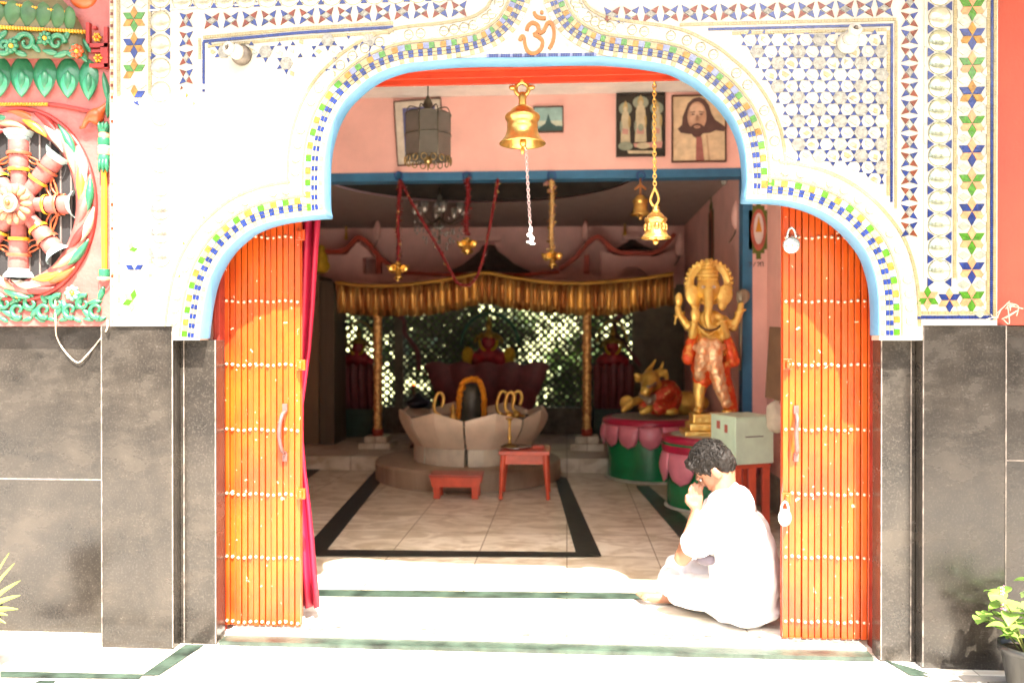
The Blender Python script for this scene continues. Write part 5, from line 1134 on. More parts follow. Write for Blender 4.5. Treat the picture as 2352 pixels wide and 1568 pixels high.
# ---------------------------------------------------------------- bells
def bell(px, pyt, pyb, hw, y, label, g_=None, name='brass_bell'):
    a, b_ = W(px,pyt,y), W(px,pyb,y); h = a.z-b_.z; r = hw*SC(y)
    t = thing(name, label, 'bell', tuple(a), g_)
    g = MB().use(GOLD, True); g.lathe([(0,h),(r*.22,h),(r*.42,h*.93),(r*.55,h*.84),(r*.58,h*.80),(r*.72,h*.77),(r*.77,h*.71),(r*.74,h*.64),(r*.67,h*.59),(r*.66,h*.50),(r*.68,h*.48),(r*.66,h*.44),(r*.68,h*.34),(r*.74,h*.22),(r*.90,h*.09),(r*1.0,h*.04),(r*1.01,h*.01),(r*.97,0),(r*.90,h*.03),(r*.68,h*.22),(r*.60,h*.42),(r*.60,h*.7),(0,h*.8)], b_, 40); g.build('bell_body', t)
    return t, a, b_, h, r
yb_ = .30
t, a, b_, h, r = bell(1200,243,332,53,yb_,'large brass bell with a looped crown hanging from the orange track','bells at the front of the doorway')
g = MB().use(GOLD, True); c = W(1199,205,yb_); rr = 15*SC(yb_); g.tube([c+Vector((rr*math.cos(2*PI*i/20),0,rr*math.sin(2*PI*i/20))) for i in range(20)], 5*SC(yb_), 10, close=True)
for q in ((-1,.2),(1,.2),(0,1)): g.ell(c+Vector((q[0]*22*SC(yb_),0,q[1]*18*SC(yb_))), (8*SC(yb_),.012,6*SC(yb_)), 10, 8)
g.lathe([(.012,-.005),(.020,.012),(.018,.04),(.022,.055),(.014,.075)], (a.x,yb_,a.z-.01), 14); g.build('crown_loop', t)
g = MB().use(GOLD, True); g.tube([a-Vector((0,0,.05)), b_-Vector((0,0,.012))], .006); g.ell(b_+Vector((.003,0,.01)), (.018,.018,.024), 12, 8); g.ell(b_-Vector((0,0,.03)), (.010,.010,.02), 10, 8); g.build('clapper', t)
CHN = mat('chain_rose_metal', (.50,.36,.34), .35, metal=.7, var=.2)
def chain(g, pts, step, r, wire, m):
    g.use(m, True); P = crom([Vector(p) for p in pts], 10); L = 0; nxt = 0; odd = 0
    for p, q in zip(P, P[1:]):
        seg = (q-p).length; d = (q-p).normalized() if seg > 0 else Vector((0,0,-1))
        while nxt <= L+seg:
            c = p+d*(nxt-L); sx = Vector((1,0,0)) if odd % 2 else Vector((.35,.94,0)); sx = (sx-d*sx.dot(d)).normalized()
            g.tube([c+sx*(r*.62*math.cos(2*PI*i/8))+d*(r*1.0*math.sin(2*PI*i/8)) for i in range(8)], wire, 5, close=True); nxt += step; odd += 1
        L += seg
g = MB(); chain(g, [W(1208,340,yb_),W(1211,400,yb_),W(1215,470,yb_),W(1218,520,yb_)], .016, .0105, .003, CHN)
t3 = thing('pull_chain', 'thin metal pull chain with a white knotted end hanging from the large bell', 'chain', tuple(W(1208,340,yb_))); g.build('chain_links', t3)
g = MB().use(mat('white_tape', (.72,.66,.64), .5), True)
for x, y, a_, b2 in ((1219,528,5,9),(1216,540,7,5),(1222,548,6,6),(1217,556,9,3.5),(1223,560,7,3)): g.ell(W(x,y,yb_), (a_*SC(yb_),.009,b2*SC(yb_)), 10, 8)
g.build('white_knot', t3)
yc2 = .34
t, a, b_, h, r = bell(1506,486,548,34,yc2,'brass bell hanging on a long yellow chain at the right of the doorway','bells at the front of the doorway')
g = MB(); chain(g, [W(1503,190,yc2),W(1503,300,yc2),W(1504,432,yc2)], .0185, .0135, .0034, GOLD); g.use(GOLD, True)
s2 = SC(yc2); g.tube(crom([W(1504,432,yc2),W(1497,448,yc2),W(1494,462,yc2),W(1503,474,yc2),W(1512,462,yc2),W(1511,448,yc2),W(1504,432,yc2)],5), 3.3*s2, 8); g.lathe([(9*s2,0),(11*s2,4*s2),(6*s2,8*s2),(9*s2,12*s2),(4*s2,16*s2)], (a.x,yc2,a.z-2*s2), 14); g.build('chain', t)
g = MB().use(GOLD, True)
for i in range(8): a_ = 2*PI*i/8; g.ell((b_.x+r*.66*math.cos(a_),yc2+r*.66*math.sin(a_),b_.z+h*.42), (.012,.012,.022), 8, 6)
g.build('cast_ornament', t)
g = MB().use(GOLD, True); g.tube([b_+Vector((0,0,.03)), b_-Vector((0,0,.012))], .006); g.ell(b_-Vector((0,0,.016)), (.016,.016,.016), 10, 8); g.build('clapper', t)
yh = YW-.05
t, a, b_, h, r = bell(1471,448,494,24,yh,'dull brass bell hanging from a blue hook on the blue beam','bells at the front of the doorway')
g = MB().use(mat('copper_hook', (.45,.18,.06), .5, metal=.5), True); g.tube([W(1471,410,yh),W(1471,450,yh)], .008); g.tube([W(1458,436,yh),W(1471,424,yh),W(1484,436,yh)], .012); g.build('hanger', t)
g = MB().use(GOLD, True); g.ell(b_-Vector((0,0,.02)), (.02,.02,.03), 8, 6); g.build('clapper', t)
HK = mat('blue_hook_paint', (.02,.08,.25), .4)
for px, lab in ((916,'blue ring hook under the beam holding the leftmost red garland'),(1072,'blue ring hook under the beam holding the second red garland'),(1267,'blue ring hook under the beam holding the gold garland'),(1472,'blue ring hook under the beam holding the dull bell')):
    c = W(px,404,yh+.02); g = MB().use(HK, True); g.tube([c+Vector((.034*math.cos(2*PI*i/16),0,.034*math.sin(2*PI*i/16))) for i in range(16)], .008, 6, close=True); tag(g.build('ring_hook'), lab, 'hook', 'blue ring hooks under the beam')
TINR = mat('red_tinsel', (.24,.010,.014), .35, metal=.4, var=.3, scale=60, bump=.8, bscale=150); TING = mat('gold_foil_tinsel', (.80,.55,.22), .25, metal=.8, var=.3, scale=60, bump=.8, bscale=150); TINP = mat('pink_silver_tinsel', (.50,.24,.24), .3, metal=.6, var=.3, scale=60, bump=.6)
def tinsel(g, pts, r, mats_, y, n=None, wob=1.0):
    P = crom([W(p[0],p[1],y) for p in pts], 8); s_ = SC(y)
    g.use(mats_[0], True); g.tube(P, [r*s_*.55]*len(P), 6)
    for i in range(len(P)-1):
        for q in range(7):
            p = P[i].lerp(P[i+1], q/7)+Vector((rnd.gauss(0,r*.42*s_*wob),rnd.gauss(0,r*.4*s_),rnd.gauss(0,r*.3*s_))); g.use(rnd.choice(mats_), False)
            m = Matrix.Rotation(rnd.uniform(0,6.3),3,'Z')@Matrix.Rotation(rnd.uniform(0,6.3),3,'X'); z = r*.55*s_
            g.poly([p+m@Vector(v) for v in ((-z,0,0),(0,-z*.5,0),(z,0,0),(0,z*.5,0))])
def cluster(px, py, y, label, s=1.0, big_=False):
    c = W(px,py,y); s_ = SC(y)*s; t = thing('bell_cluster', label, 'bells', tuple(c), 'small brass bell clusters on garlands'); mbs = []
    def sb(o, ax, L_, r_):
        g = MB().use(GOLD, True); g.lathe([(0,0),(r_*.4,.05*L_),(r_*.55,.3*L_),(r_*.62,.7*L_),(r_,L_),(r_*.9,L_),(r_*.5,.6*L_),(0,.3*L_)], o, 12, axis=ax); g.build('small_bell', t)
    if big_: sb(c+Vector((0,0,8*s_)), (0,0,-1), 26*s_, 17*s_); 
    for i in range(6): a_ = 2*PI*i/6+.3; sb(c+Vector((5*s_*math.cos(a_),5*s_*math.sin(a_),8*s_)), (math.cos(a_),math.sin(a_),-.45), 19*s_, 10*s_)
    sb(c, (.1,-.1,-1), 22*s_, 11*s_)
    g = MB().use(GOLD, True); g.ell(c+Vector((0,0,8*s_)), (8*s_,8*s_,11*s_), 10, 8); g.ell(c-Vector((0,0,24*s_ if not big_ else 20*s_)), (4*s_,4*s_,5*s_), 8, 6); g.build('knob', t)
yt_ = YW-.08
for pts, mats_, r, lab in (([(920,414),(916,470),(914,520),(916,560),(914,600)],[TINR,TINR,TINR,TING],8,'red tinsel garland hanging straight down at the far left of the beam'),
    ([(1074,410),(1075,450),(1071,495),(1072,540)],[TINR,TINP,TINR,TINR],9,'pinkish red tinsel garland hanging straight, left of the large bell chain'),
    ([(1266,414),(1268,450),(1267,500),(1266,540),(1268,572)],[TING,TING,TINP,TING],10,'glittering gold tinsel garland right of the pull chain'),
    ([(922,418),(940,455),(975,515),(1010,575),(1035,622),(1050,648),(1075,655),(1095,635),(1110,590),(1125,520),(1135,465),(1144,412)],[TINR,TINR,TINP,TING],6.5,'long red and silver tinsel garland swagged from the left hook down to the valance')):
    g = MB(); tinsel(g, pts, r, mats_, yt_ if len(pts) < 8 else yt_+.03); tag(g.build('tinsel_garland'), lab, 'garland', 'tinsel garlands on the blue beam')
g = MB(); tinsel(g, [(1253,424),(1262,420),(1272,432),(1262,440)], 7, [TINP,TING,TINP], yt_); tag(g.build('tinsel_bow'), 'silvery tinsel bow at the top of the gold garland', 'bow')
cluster(914,618,yt_,'small brass bell cluster at the end of the leftmost red garland'); cluster(1073,562,yt_,'small brass bell cluster with a wide middle bell, second from left',.95,True); cluster(1268,590,yt_,'small brass bell cluster at the end of the gold garland',.95)
# lantern
yl = 1.9; s_ = SC(yl); c0_ = W(983,310,yl)
t = thing('hanging_lantern', 'old grey-glass paneled lantern hanging in front of the leftmost picture', 'lantern', tuple(W(985,235,yl)))
IRN = mat('lantern_metal', (.10,.085,.06), .4, metal=.6, var=.3); GLS = mat('smoky_glass', (.11,.10,.085), .15, var=.15, scale=6, coat=.5, bump=.2, bscale=30)
zt1, zb1 = W(983,262,yl).z, W(983,362,yl).z; rL = 54*s_
for i in range(8):
    a_ = PI/4*i+.2; c = Vector((c0_.x+rL*.92*math.cos(a_), yl+rL*.92*math.sin(a_), 0)); tg = Vector((-math.sin(a_),math.cos(a_),0)); hw = rL*.36; g = MB().use(GLS)
    out = [(-hw,zb1+.01)]+[(hw*math.cos(PI-PI*j/8)*1, zt1-.03+.03*math.sin(PI*j/8)) for j in range(9)]+[(hw,zb1+.01)]+[(hw*math.cos(PI*j/8), zb1+.01-.02*math.sin(PI*j/8)) for j in range(1,8)]
    nn = Vector((math.cos(a_),math.sin(a_),0))*.004; k = len(g.v)
    for sgn in (1,-1): g.v += [c+tg*x+Vector((0,0,z))+nn*sgn for x, z in out]
    n = len(out); g.face([k+j for j in range(n)]); g.face([k+n+j for j in range(n)][::-1])
    for j in range(n): g.face([k+j,k+(j+1)%n,k+n+(j+1)%n,k+n+j])
    g.build('glass_panel', t)
g = MB().use(IRN, True)
for i in range(8):
    a_ = PI/4*i+.2+PI/8; e = Vector((math.cos(a_),math.sin(a_),0)); c = Vector((c0_.x,yl,0)); g.tube([c+e*rL+Vector((0,0,zb1-.02)), c+e*rL+Vector((0,0,zt1-.01))], .005, 6)
    g.tube(crom([c+e*rL+Vector((0,0,zt1-.01)), c+e*rL*.85+Vector((0,0,zt1+.035)), c+e*rL*.45+Vector((0,0,zt1+.03)), c+e*.02+Vector((0,0,zt1+.0))],4), .004, 6)
g.tube([c0_*0+Vector((c0_.x,yl,W(984,200,yl).z+.6)), Vector((c0_.x,yl,zt1))], .005, 6); zz_ = W(984,238,yl).z; g.lathe([(.008,.06),(.03,.02),(.035,0),(.015,-.03),(.05,-.05),(.06,-.06),(0,-.06)], (c0_.x,yl,zz_-.01), 16)
for zz2 in (zt1-.01, zb1-.005, (zt1+zb1)/2): g.tube([Vector((c0_.x+rL*math.cos(2*PI*i/32),yl+rL*math.sin(2*PI*i/32),zz2)) for i in range(32)], .003, 6, close=True)
g.build('metal_frame', t)
g = MB().use(mat('antique_brass', (.34,.23,.09), .35, metal=.8, var=.3), True)
for i in range(16): a_ = 2*PI*i/16; c = Vector((c0_.x+rL*math.cos(a_),yl+rL*math.sin(a_),zb1-.025)); tg = Vector((-math.sin(a_),math.cos(a_),0)); g.tube([c+tg*(.020*math.cos(b))+Vector((0,0,.022*math.sin(b))) for b in [2*PI*j/10 for j in range(10)]], .004, 5, close=True)
g.build('brass_fringe', t); g = MB().use(mat('antique_brass', (1,1,1)), True); g.ell((c0_.x,yl,zb1-.02), (.03,.03,.03), 12, 8); g.tube([(c0_.x,yl,zb1-.02),(c0_.x,yl,zb1-.09)], [.012,.003]); g.build('brass_drop', t)
# chandelier
yx = 5.2; s_ = SC(yx); t = thing('glass_chandelier', 'crystal glass chandelier hanging in the dim sanctum behind the garlands', 'chandelier', tuple(W(1010,440,yx)))
GL2 = mat('crystal_glass', (.50,.50,.46), .08, metal=.5, var=.2, scale=20)
g = MB().use(IRN, True); g.tube([W(1010,400,yx), W(1010,560,yx)], .012); zc_ = W(1010,500,yx)
for i in range(8): a_ = PI/4*i+.3; e = Vector((math.cos(a_),math.sin(a_),0)); g.tube(crom([zc_, zc_+e*.12-Vector((0,0,.07)), zc_+e*.24-Vector((0,0,.03)), zc_+e*.27+Vector((0,0,.02))],4), .007, 6)
g.build('arms', t); 
for i in range(8):
    a_ = PI/4*i+.3; e = Vector((math.cos(a_),math.sin(a_),0)); g = MB().use(GL2, True); g.lathe([(.012,0),(.035,.02),(.03,.06),(.045,.12),(.042,.12),(.02,.03),(0,.02)], zc_+e*.27+Vector((0,0,.02)), 14); g.build('glass_cup', t)
g = MB().use(GL2, True)
for i in range(70): a_ = rnd.uniform(0,2*PI); rr = rnd.choice([.08,.15,.22,.27,.30]); z = -.08-rnd.uniform(0,.18)-(.3-rr)*.6; g.lathe([(0,-.025),(.011,-.008),(.008,.01),(0,.02)], zc_+Vector((rr*math.cos(a_),rr*math.sin(a_),z+.05)), 6)
g.lathe([(0,.0),(.05,.02),(.075,.08),(.04,.14),(.03,.2),(0,.24)], zc_+Vector((0,0,.03)), 16); g.build('crystal_drop', t)
# inner side wall sconces & bulbs
p = on_side(1607,448); g = MB().use(IRN, True); g.ell(p+Vector((-.06,0,0)), (.07,.09,.12), 14, 10); t = thing('wall_sconce', 'dark oval wall light on the inner right side wall', 'wall light', tuple(p)); g.build('sconce_frame', t); g = MB().use(GL2, True); g.ell(p+Vector((-.10,-.03,-.01)), (.045,.05,.075), 12, 10); g.build('glass_globe', t)
for (px, py, y_, s3, lab) in ((1691,492,3.9,1.0,'large pink flame-shaped wall lamp shade next to the blue post'),(1561,560,6.6,.8,'pink flame-shaped lamp shade at the far right corner of the sanctum'),(867,528,6.8,.7,'pink flame-shaped lamp shade above the left parapet peak'),(1345,528,6.8,.7,'pink flame-shaped lamp shade above the right parapet slope')):
    p = W(px,py,y_); hh_ = 34*SC(y_)*s3 if px != 1691 else 34*SC(y_); rr = hh_*.36; t = thing('flame_lamp_shade', lab, 'lamp shade', tuple(p), 'pink flame-shaped lamp shades')
    g = MB().use(mat('pink_shade', (.72,.42,.38), .4, var=.08), True); g.lathe([(rr*.25,-hh_),(rr*.8,-hh_*.7),(rr,-hh_*.2),(rr*.85,hh_*.3),(rr*.45,hh_*.75),(0,hh_)], p, 16); g.build('shade', t)
    g = MB().use(IRN, True); g.tube(crom([p-Vector((0,0,hh_)), p+Vector((-.02,0,-hh_-.05)), p+Vector((-.06,.02,-hh_-.12))],4), .006); g.build('bracket', t)
p = on_side(1670,415); g = MB().use(CER, True); g.ell(p+Vector((-.03,0,0)), (.03,.03,.045), 10, 8); tag(g.build('small_bulb'), 'small pale bulb high on the inner right side wall', 'bulb')
# pictures on the pink wall
FRM = mat('dark_picture_frame', (.09,.035,.02), .5)
def picture(px0, py0, px1, py1, label, art, frame=FRM, tilt=0, fw=.012):
    a, b_ = W(px0,py0,YW), W(px1,py1,YW); cx, cz = (a.x+b_.x)/2, (a.z+b_.z)/2; hw, hh = (b_.x-a.x)/2, (a.z-b_.z)/2
    t = thing('framed_picture', label, 'picture', (cx,YW,cz), 'framed pictures on the pink wall'); M_ = Matrix.Rotation(tilt,3,'Y')
    def T(x, z, y): return Vector((cx,0,cz))+M_@Vector((x*hw,0,z*hh))+Vector((0,y,0))
    g = MB().use(frame); w1, w2 = 1-fw/hw, 1-fw/hh; yo, yi = YW-.035, YW-.002
    for q in (((-1,1),(1,1),(w1,w2),(-w1,w2)),((1,1),(1,-1),(w1,-w2),(w1,w2)),((1,-1),(-1,-1),(-w1,-w2),(w1,-w2)),((-1,-1),(-1,1),(-w1,w2),(-w1,-w2))):
        k = len(g.v); g.v += [T(x,z,yo) for x,z in q]+[T(x,z,yi) for x,z in q]
        for f in ((0,1,2,3),(4,5,6,7),(0,1,5,4),(1,2,6,5),(2,3,7,6),(3,0,4,7)): g.face([k+i for i in f])
    g.build('frame', t)
    g = MB(); lay = [0]
    def pl(m, pts): lay[0] += 1; g.use(m); g.poly([T(x,z,YW-.018-.0007*lay[0]) for x,z in pts])
    pl(*art[0]); 
    for q in art[1:]: pl(*q)
    g.build('print', t)
def EL(cx, cz, rx, rz, n=18, wob=0): return [(cx+rx*math.cos(2*PI*i/n)*(1+wob*math.sin(i*2.3)), cz+rz*math.sin(2*PI*i/n)*(1+wob*math.cos(i*1.7))) for i in range(n)]
SQ = [(-1,-1),(1,-1),(1,1),(-1,1)]
def pm_(n, c, r=.35): return mat('print_'+n, c, r, bump=0, var=.12, scale=14)
sep, sk_, dk_, bei = pm_('beige',(.66,.50,.32)), pm_('skin',(.55,.33,.22)), pm_('sepia_dark',(.10,.05,.045)), pm_('robe',(.72,.56,.36))
picture(1542,221,1667,373,'sepia portrait of a long-haired bearded man in a pale robe',[(sep,SQ),
 (dk_,[(-.66,-.12),(-.78,.0),(-.62,.12),(-.60,.35),(-.50,.55),(-.40,.76),(-.20,.90),(.02,.94),(.22,.86),(.38,.68),(.46,.45),(.60,.25),(.84,.12),(.98,.02),(.92,-.10),(.62,-.06),(.40,-.14),(-.34,-.16)]),
 (bei,[(-.98,-1),(-.80,-.45),(-.42,-.20),(.34,-.14),(.85,-.10),(1,-.2),(1,-1)]),(sk_,EL(-.07,.36,.35,.44)),(pm_('forehead',(.70,.48,.34)),EL(-.09,.54,.25,.20)),(pm_('cheek',(.62,.40,.28)),EL(-.22,.27,.11,.12)),
 (dk_,[(-.40,.12),(-.30,.06),(-.18,.13),(-.06,.16),(.08,.13),(.18,.06),(.28,.12),(.20,-.10),(.06,-.24),(-.08,-.30),(-.22,-.22),(-.34,-.06)]),(sk_,EL(-.07,.05,.12,.045)),(dk_,EL(-.07,.055,.08,.012)),
 (dk_,EL(-.22,.42,.07,.025)),(dk_,EL(.08,.42,.07,.025)),(dk_,[(-.32,.49),(-.14,.51),(-.14,.48),(-.32,.46)]),(dk_,[(.0,.51),(.18,.49),(.18,.46),(.0,.48)]),(pm_('nose',(.42,.24,.16)),[(-.11,.40),(-.03,.40),(.0,.22),(-.13,.22)]),
 (pm_('necktie',(.38,.14,.12)),[(-.1,-.25),(.1,-.25),(.2,-1),(-.12,-1)]),(pm_('fold',(.55,.38,.24)),[(.25,-.2),(.32,-.2),(.42,-1),(.34,-1)])])
blk, pal, pgr, pgo, ppk = pm_('black',(.025,.02,.015)), pm_('ivory',(.55,.48,.32)), pm_('greyed_green',(.28,.32,.24)), pm_('dull_gold',(.45,.33,.14)), pm_('dusty_pink',(.55,.28,.24))
art = [(blk,SQ)]
for cx, top_, w_ in ((-.62,.68,.20),(.0,.86,.24),(.66,.66,.20)):
    art += [(pgr,EL(cx,top_-.16,w_*1.35,.20)),(pal,[(cx-w_,-.55),(cx-w_*.8,top_-.42),(cx-w_*.5,top_-.25),(cx+w_*.5,top_-.25),(cx+w_*.8,top_-.42),(cx+w_,-.55)]),(pgo,EL(cx,top_-.14,w_*.5,.13)),(pal,EL(cx,top_-.18,w_*.35,.09)),(pgo,[(cx-w_*.4,top_-.05),(cx+w_*.4,top_-.05),(cx,top_+.10)]),(ppk,[(cx-w_*.6,-.1),(cx+w_*.6,-.15),(cx+w_*.5,-.3),(cx-w_*.7,-.28)]),(pgr,EL(cx-w_*.9,-.05,.05,.18)),(pgo,EL(cx+w_*.8,.1,.05,.2)),(blk,EL(cx-w_*1.25,.1,.03,.3))]
art += [(pal,EL(0,.02,.18,.2)),(pgr,EL(0,-.1,.12,.12)),(ppk,[(-.3,-.6),(.9,-.55),(.85,-.75),(-.25,-.72)]),(pgr,EL(-.62,-.68,.3,.14)),(pal,EL(.1,-.68,.28,.1)),(pal,[(-.55,-.82),(.55,-.84),(.5,-.93),(-.5,-.92)])]
picture(1415,217,1527,360,'dark framed picture of three pale standing deities on black',art,blk)
picture(1225,247,1294,305,'small framed picture of a dark peaked temple under a teal sky',[(pm_('teal_sky',(.30,.48,.45)),SQ),(pm_('sky_glow',(.55,.60,.48)),[(-1,-.1),(1,-.1),(1,-.5),(-1,-.5)]),(pm_('dark_teal',(.04,.10,.10)),[(-.9,-1),(-.5,-.55),(-.2,-.3),(.0,.45),(.2,-.25),(.55,-.55),(1,-1)]),(pm_('dark_teal',(.04,.10,.10)),[(.2,-1),(.6,-.5),(1,-.6),(1,-1)])],FRM,0,.008)
picture(910,232,1018,378,'cream mounted picture with a bluish print, tilted behind the hanging lantern',[(pm_('cream_mount',(.66,.60,.50)),SQ),(pm_('blue_print',(.10,.11,.26)),[(-.66,-.72),(.72,-.72),(.72,.78),(-.66,.78)]),(pm_('blue_print_light',(.32,.33,.50)),EL(-.1,.5,.4,.18,14,.3)),(pm_('print_figure',(.45,.30,.2)),EL(.05,-.1,.3,.45,14,.15))],FRM,R(-3.5),.006)
# ---------------------------------------------------------------- seated man
def H(px, py, y): return W(px, py, y)
t = thing('person', 'barefoot man in white shirt and trousers sitting cross-legged, hands raised to his bowed face', 'person', tuple(F(1690,1400)))
SKIN = mat('brown_skin', (.30,.135,.075), .5, var=.1, scale=12, bump=.1, bscale=90); HAIR = mat('black_hair', (.006,.005,.0045), .5, col2=(.016,.013,.011), scale=40, bump=.8, bscale=90, stretch=(1,1,.4), thr=(.5,.75), spec=.15); SHIRT = mat('white_cotton', (.80,.79,.78), .85, var=.03, scale=4, bump=.35, bscale=14)
hc = H(1638,1073,.56); fdir = Vector((-.62,.30,-.74)).normalized(); updir = Vector((-.66,.0,.75)).normalized(); updir = (updir-fdir*updir.dot(fdir)).normalized(); rdir = fdir.cross(updir).normalized()
HM = Matrix((rdir, -fdir, updir)).transposed()        # local x = right, -y = face, z = up
def hp(x, y, z): return hc+HM@Vector((x, y, z))
elb = H(1566,1282,.48); sh = H(1660,1174,.38); wr = H(1600,1176,.56); shf = H(1655,1162,.74); elf = H(1575,1262,.86); wrf = H(1598,1174,.645)
def hand(wr_, tip, side):      # palm + five fingers
    ax = (tip-wr_).normalized(); L_ = .175; lat = Vector((ax.z,0,-ax.x)).normalized()*-1; n_ = Vector((0,1,0))*side; out = []
    pc = wr_+ax*.045; out.append(('c',[wr_, wr_+ax*.035+lat*.006],[.021,.019]))
    for q, off in enumerate((-.030,-.010,.010,.029)):
        b0 = wr_+ax*.085+lat*off; out.append(('c',[wr_+ax*.02+lat*off*.55, b0],[.0125,.0115]))
        L2 = (.058,.074,.078,.066)[q]; cl = lat*(-.012) ; out.append(('c',[b0, b0+ax*L2*.5+n_*(-.004), b0+ax*L2*.85+cl+n_*.004],[.0092,.0085,.0072]))
    tb = wr_+ax*.03+lat*.022; out.append(('c',[tb, tb+ax*.028+lat*.022-n_*.006, tb+ax*.058+lat*.024-n_*.002],[.0125,.0105,.0085]))
    return out
tipn = hp(-.0,-.135,-.02); tipn = H(1595,1104,.57)
body = [('e',hp(0,.012,.035),(.076,.096,.088),HM.to_3x3()),('e',hp(0,-.035,-.035),(.058,.062,.072),HM),('c',[hp(0,-.065,-.085),hp(0,-.05,-.095)],[.026,.034]),
 ('c',[hp(.034,-.035,-.055),hp(0,-.06,-.095)],[.03,.024]),('c',[hp(-.034,-.035,-.055),hp(0,-.06,-.095)],[.03,.024]),
 ('c',[hp(0,-.094,.012),hp(0,-.112,-.022)],[.010,.015]),('e',hp(.012,-.106,-.026),(.009,.009,.008)),('e',hp(-.012,-.106,-.026),(.009,.009,.008)),('c',[hp(-.022,-.092,-.058),hp(.022,-.092,-.058)],[.010,.010]),('c',[hp(-.018,-.090,-.068),hp(.018,-.090,-.068)],[.009,.009]),
 ('c',[hp(-.04,-.088,.022),hp(-.012,-.096,.024)],[.010,.010]),('c',[hp(.04,-.088,.022),hp(.012,-.096,.024)],[.010,.010]),
 ('e',hp(.079,.012,-.018),(.010,.022,.034),HM),('e',hp(-.079,.012,-.018),(.010,.022,.034),HM),
 ('c',[hp(0,.03,-.04),H(1662,1128,.54),H(1680,1168,.55)],[.062,.062,.085]),
 ('c',[H(1690,1185,.55),H(1705,1270,.55),H(1690,1350,.56)],[.115,.12,.13]),
 ('c',[sh,elb],[.05,.040]),('c',[elb,wr],[.040,.026]),('c',[shf,elf],[.05,.040]),('c',[elf,wrf],[.040,.026]),('c',[sh,shf],[.07,.07]),
 ('c',[H(1700,1372,.50),H(1545,1350,.80)],[.06,.04]),('c',[H(1690,1360,.70),H(1555,1303,1.28)],[.06,.04]),('c',[H(1545,1352,.80),H(1600,1345,.95)],[.04,.033]),('c',[H(1555,1305,1.28),H(1540,1348,.95),H(1548,1370,.79),H(1530,1372,.78)],[.04,.036,.032,.032]),
 ('c',[H(1540,1372,.78),H(1505,1372,.77),H(1482,1369,.78)],[.032,.030,.022])]
for i, (dx, r_) in enumerate(((0,.013),(5,.010),(10,.0095),(15,.009),(20,.008))): body.append(('c',[H(1485,1362+i*3,.83-.022*i), H(1464+dx*.7,1362+i*3.6,.84-.024*i)],[r_,r_*.9]))
body += hand(wr, tipn, 1)+hand(wrf, H(1595,1106,.61), -1)
blob('body', body, SKIN, t, .0058, 2)
g = MB().use(mat('eyeball_white', (.6,.58,.55), .2), True)  # off-white of the eyeballs
for sx in (-1,1): g.ell(hp(.030*sx,-.086,.006), (.011,.006,.007), 10, 8, HM); 
g.use(HAIR); 
for sx in (-1,1): g.ell(hp(.030*sx,-.0915,.005), (.0055,.0025,.0055), 8, 6, HM); g.tube([hp(.046*sx,-.088,.026),hp(.028*sx,-.098,.030),hp(.012*sx,-.101,.026)], .0035, 5)
g.build('eye', t)
hairp = [('e',hp(0,.022,.052),(.088,.104,.088),HM),('e',hp(0,.062,.0),(.080,.062,.085),HM),('c',[hp(-.05,-.052,.092),hp(0,-.064,.098),hp(.05,-.052,.092)],[.026,.029,.026]),('c',[hp(.078,-.012,.035),hp(.078,-.022,-.005)],[.014,.008]),('c',[hp(-.078,-.012,.035),hp(-.078,-.022,-.005)],[.014,.008])]
blob('hair', hairp, HAIR, t, .006, 1, (.020,.018))
g = MB().use(HAIR, True)     # loose locks
for i in range(420):
    a_ = rnd.uniform(0,2*PI); th = rnd.uniform(0,1.75)**1.0; d = Vector((math.sin(th)*math.cos(a_), math.sin(th)*math.sin(a_), math.cos(th)))
    if d.y < -.45 and d.z < .35: continue
    p = hp(d.x*.089, .02+d.y*.106, .050+d.z*.090); nn = HM@d; tg = (HM@Vector((rnd.gauss(0,.4),-.5+rnd.gauss(0,.4),-.3+rnd.gauss(0,.3)))); tg = (tg-nn*tg.dot(nn)).normalized()
    g.tube([p, p+tg*.012+nn*.006, p+tg*.026+nn*.007], [.0028,.0022,.0008], 4)
g.build('hair_locks', t)
shirt = []
sp = [(1668,1158,.080),(1684,1190,.125),(1700,1230,.158),(1709,1275,.176),(1710,1320,.182),(1708,1362,.180)]
for dy, k_ in ((-.10,.92),(0,1.0),(.10,.92)): shirt.append(('c',[H(x,y,.55+dy) for x,y,_ in sp],[r_*k_ for _,_,r_ in sp]))
shirt += [('c',[H(1672,1176,.35),H(1668,1160,.55),H(1664,1172,.73)],[.096,.10,.09]),
 ('c',[H(1670,1180,.37),H(1632,1214,.39),H(1598,1246,.43)],[.108,.104,.082]),('e',H(1690,1152,.55),(.10,.17,.085)),('c',[H(1652,1175,.74),H(1610,1235,.78)],[.09,.07]),
 ('e',H(1706,1385,.55),(.190,.235,.075)),('c',[H(1650,1335,.36),H(1715,1380,.38)],[.05,.07])]
o = blob('shirt', shirt, SHIRT, t, .009, 14, (.03,.13))
g = MB().use(SHIRT, True); pc_ = H(1664,1134,.54); ax_ = Vector((-.55,0,.83)).normalized()
g.lathe([(.088,-.035),(.078,0),(.073,.028),(.079,.030),(.088,.0),(.098,-.035)], pc_, 28, axis=ax_); g.build('collar', t)
trou = [('c',[H(1705,1374,.50),H(1612,1356,.63),H(1540,1348,.81)],[.12,.095,.075]),('c',[H(1695,1362,.70),H(1610,1322,1.0),H(1555,1302,1.27)],[.115,.09,.072]),('c',[H(1540,1350,.82),H(1600,1343,.95)],[.070,.060]),('c',[H(1555,1304,1.27),H(1530,1342,.97),H(1538,1362,.84)],[.070,.062,.050]),('c',[H(1530,1348,.95),H(1480,1350,.93)],[.05,.03]),('e',H(1700,1385,.56),(.20,.22,.09)),('e',H(1620,1372,.62),(.20,.16,.05))]
blob('trousers', trou, SHIRT, t, .009, 8, (.03,.10))
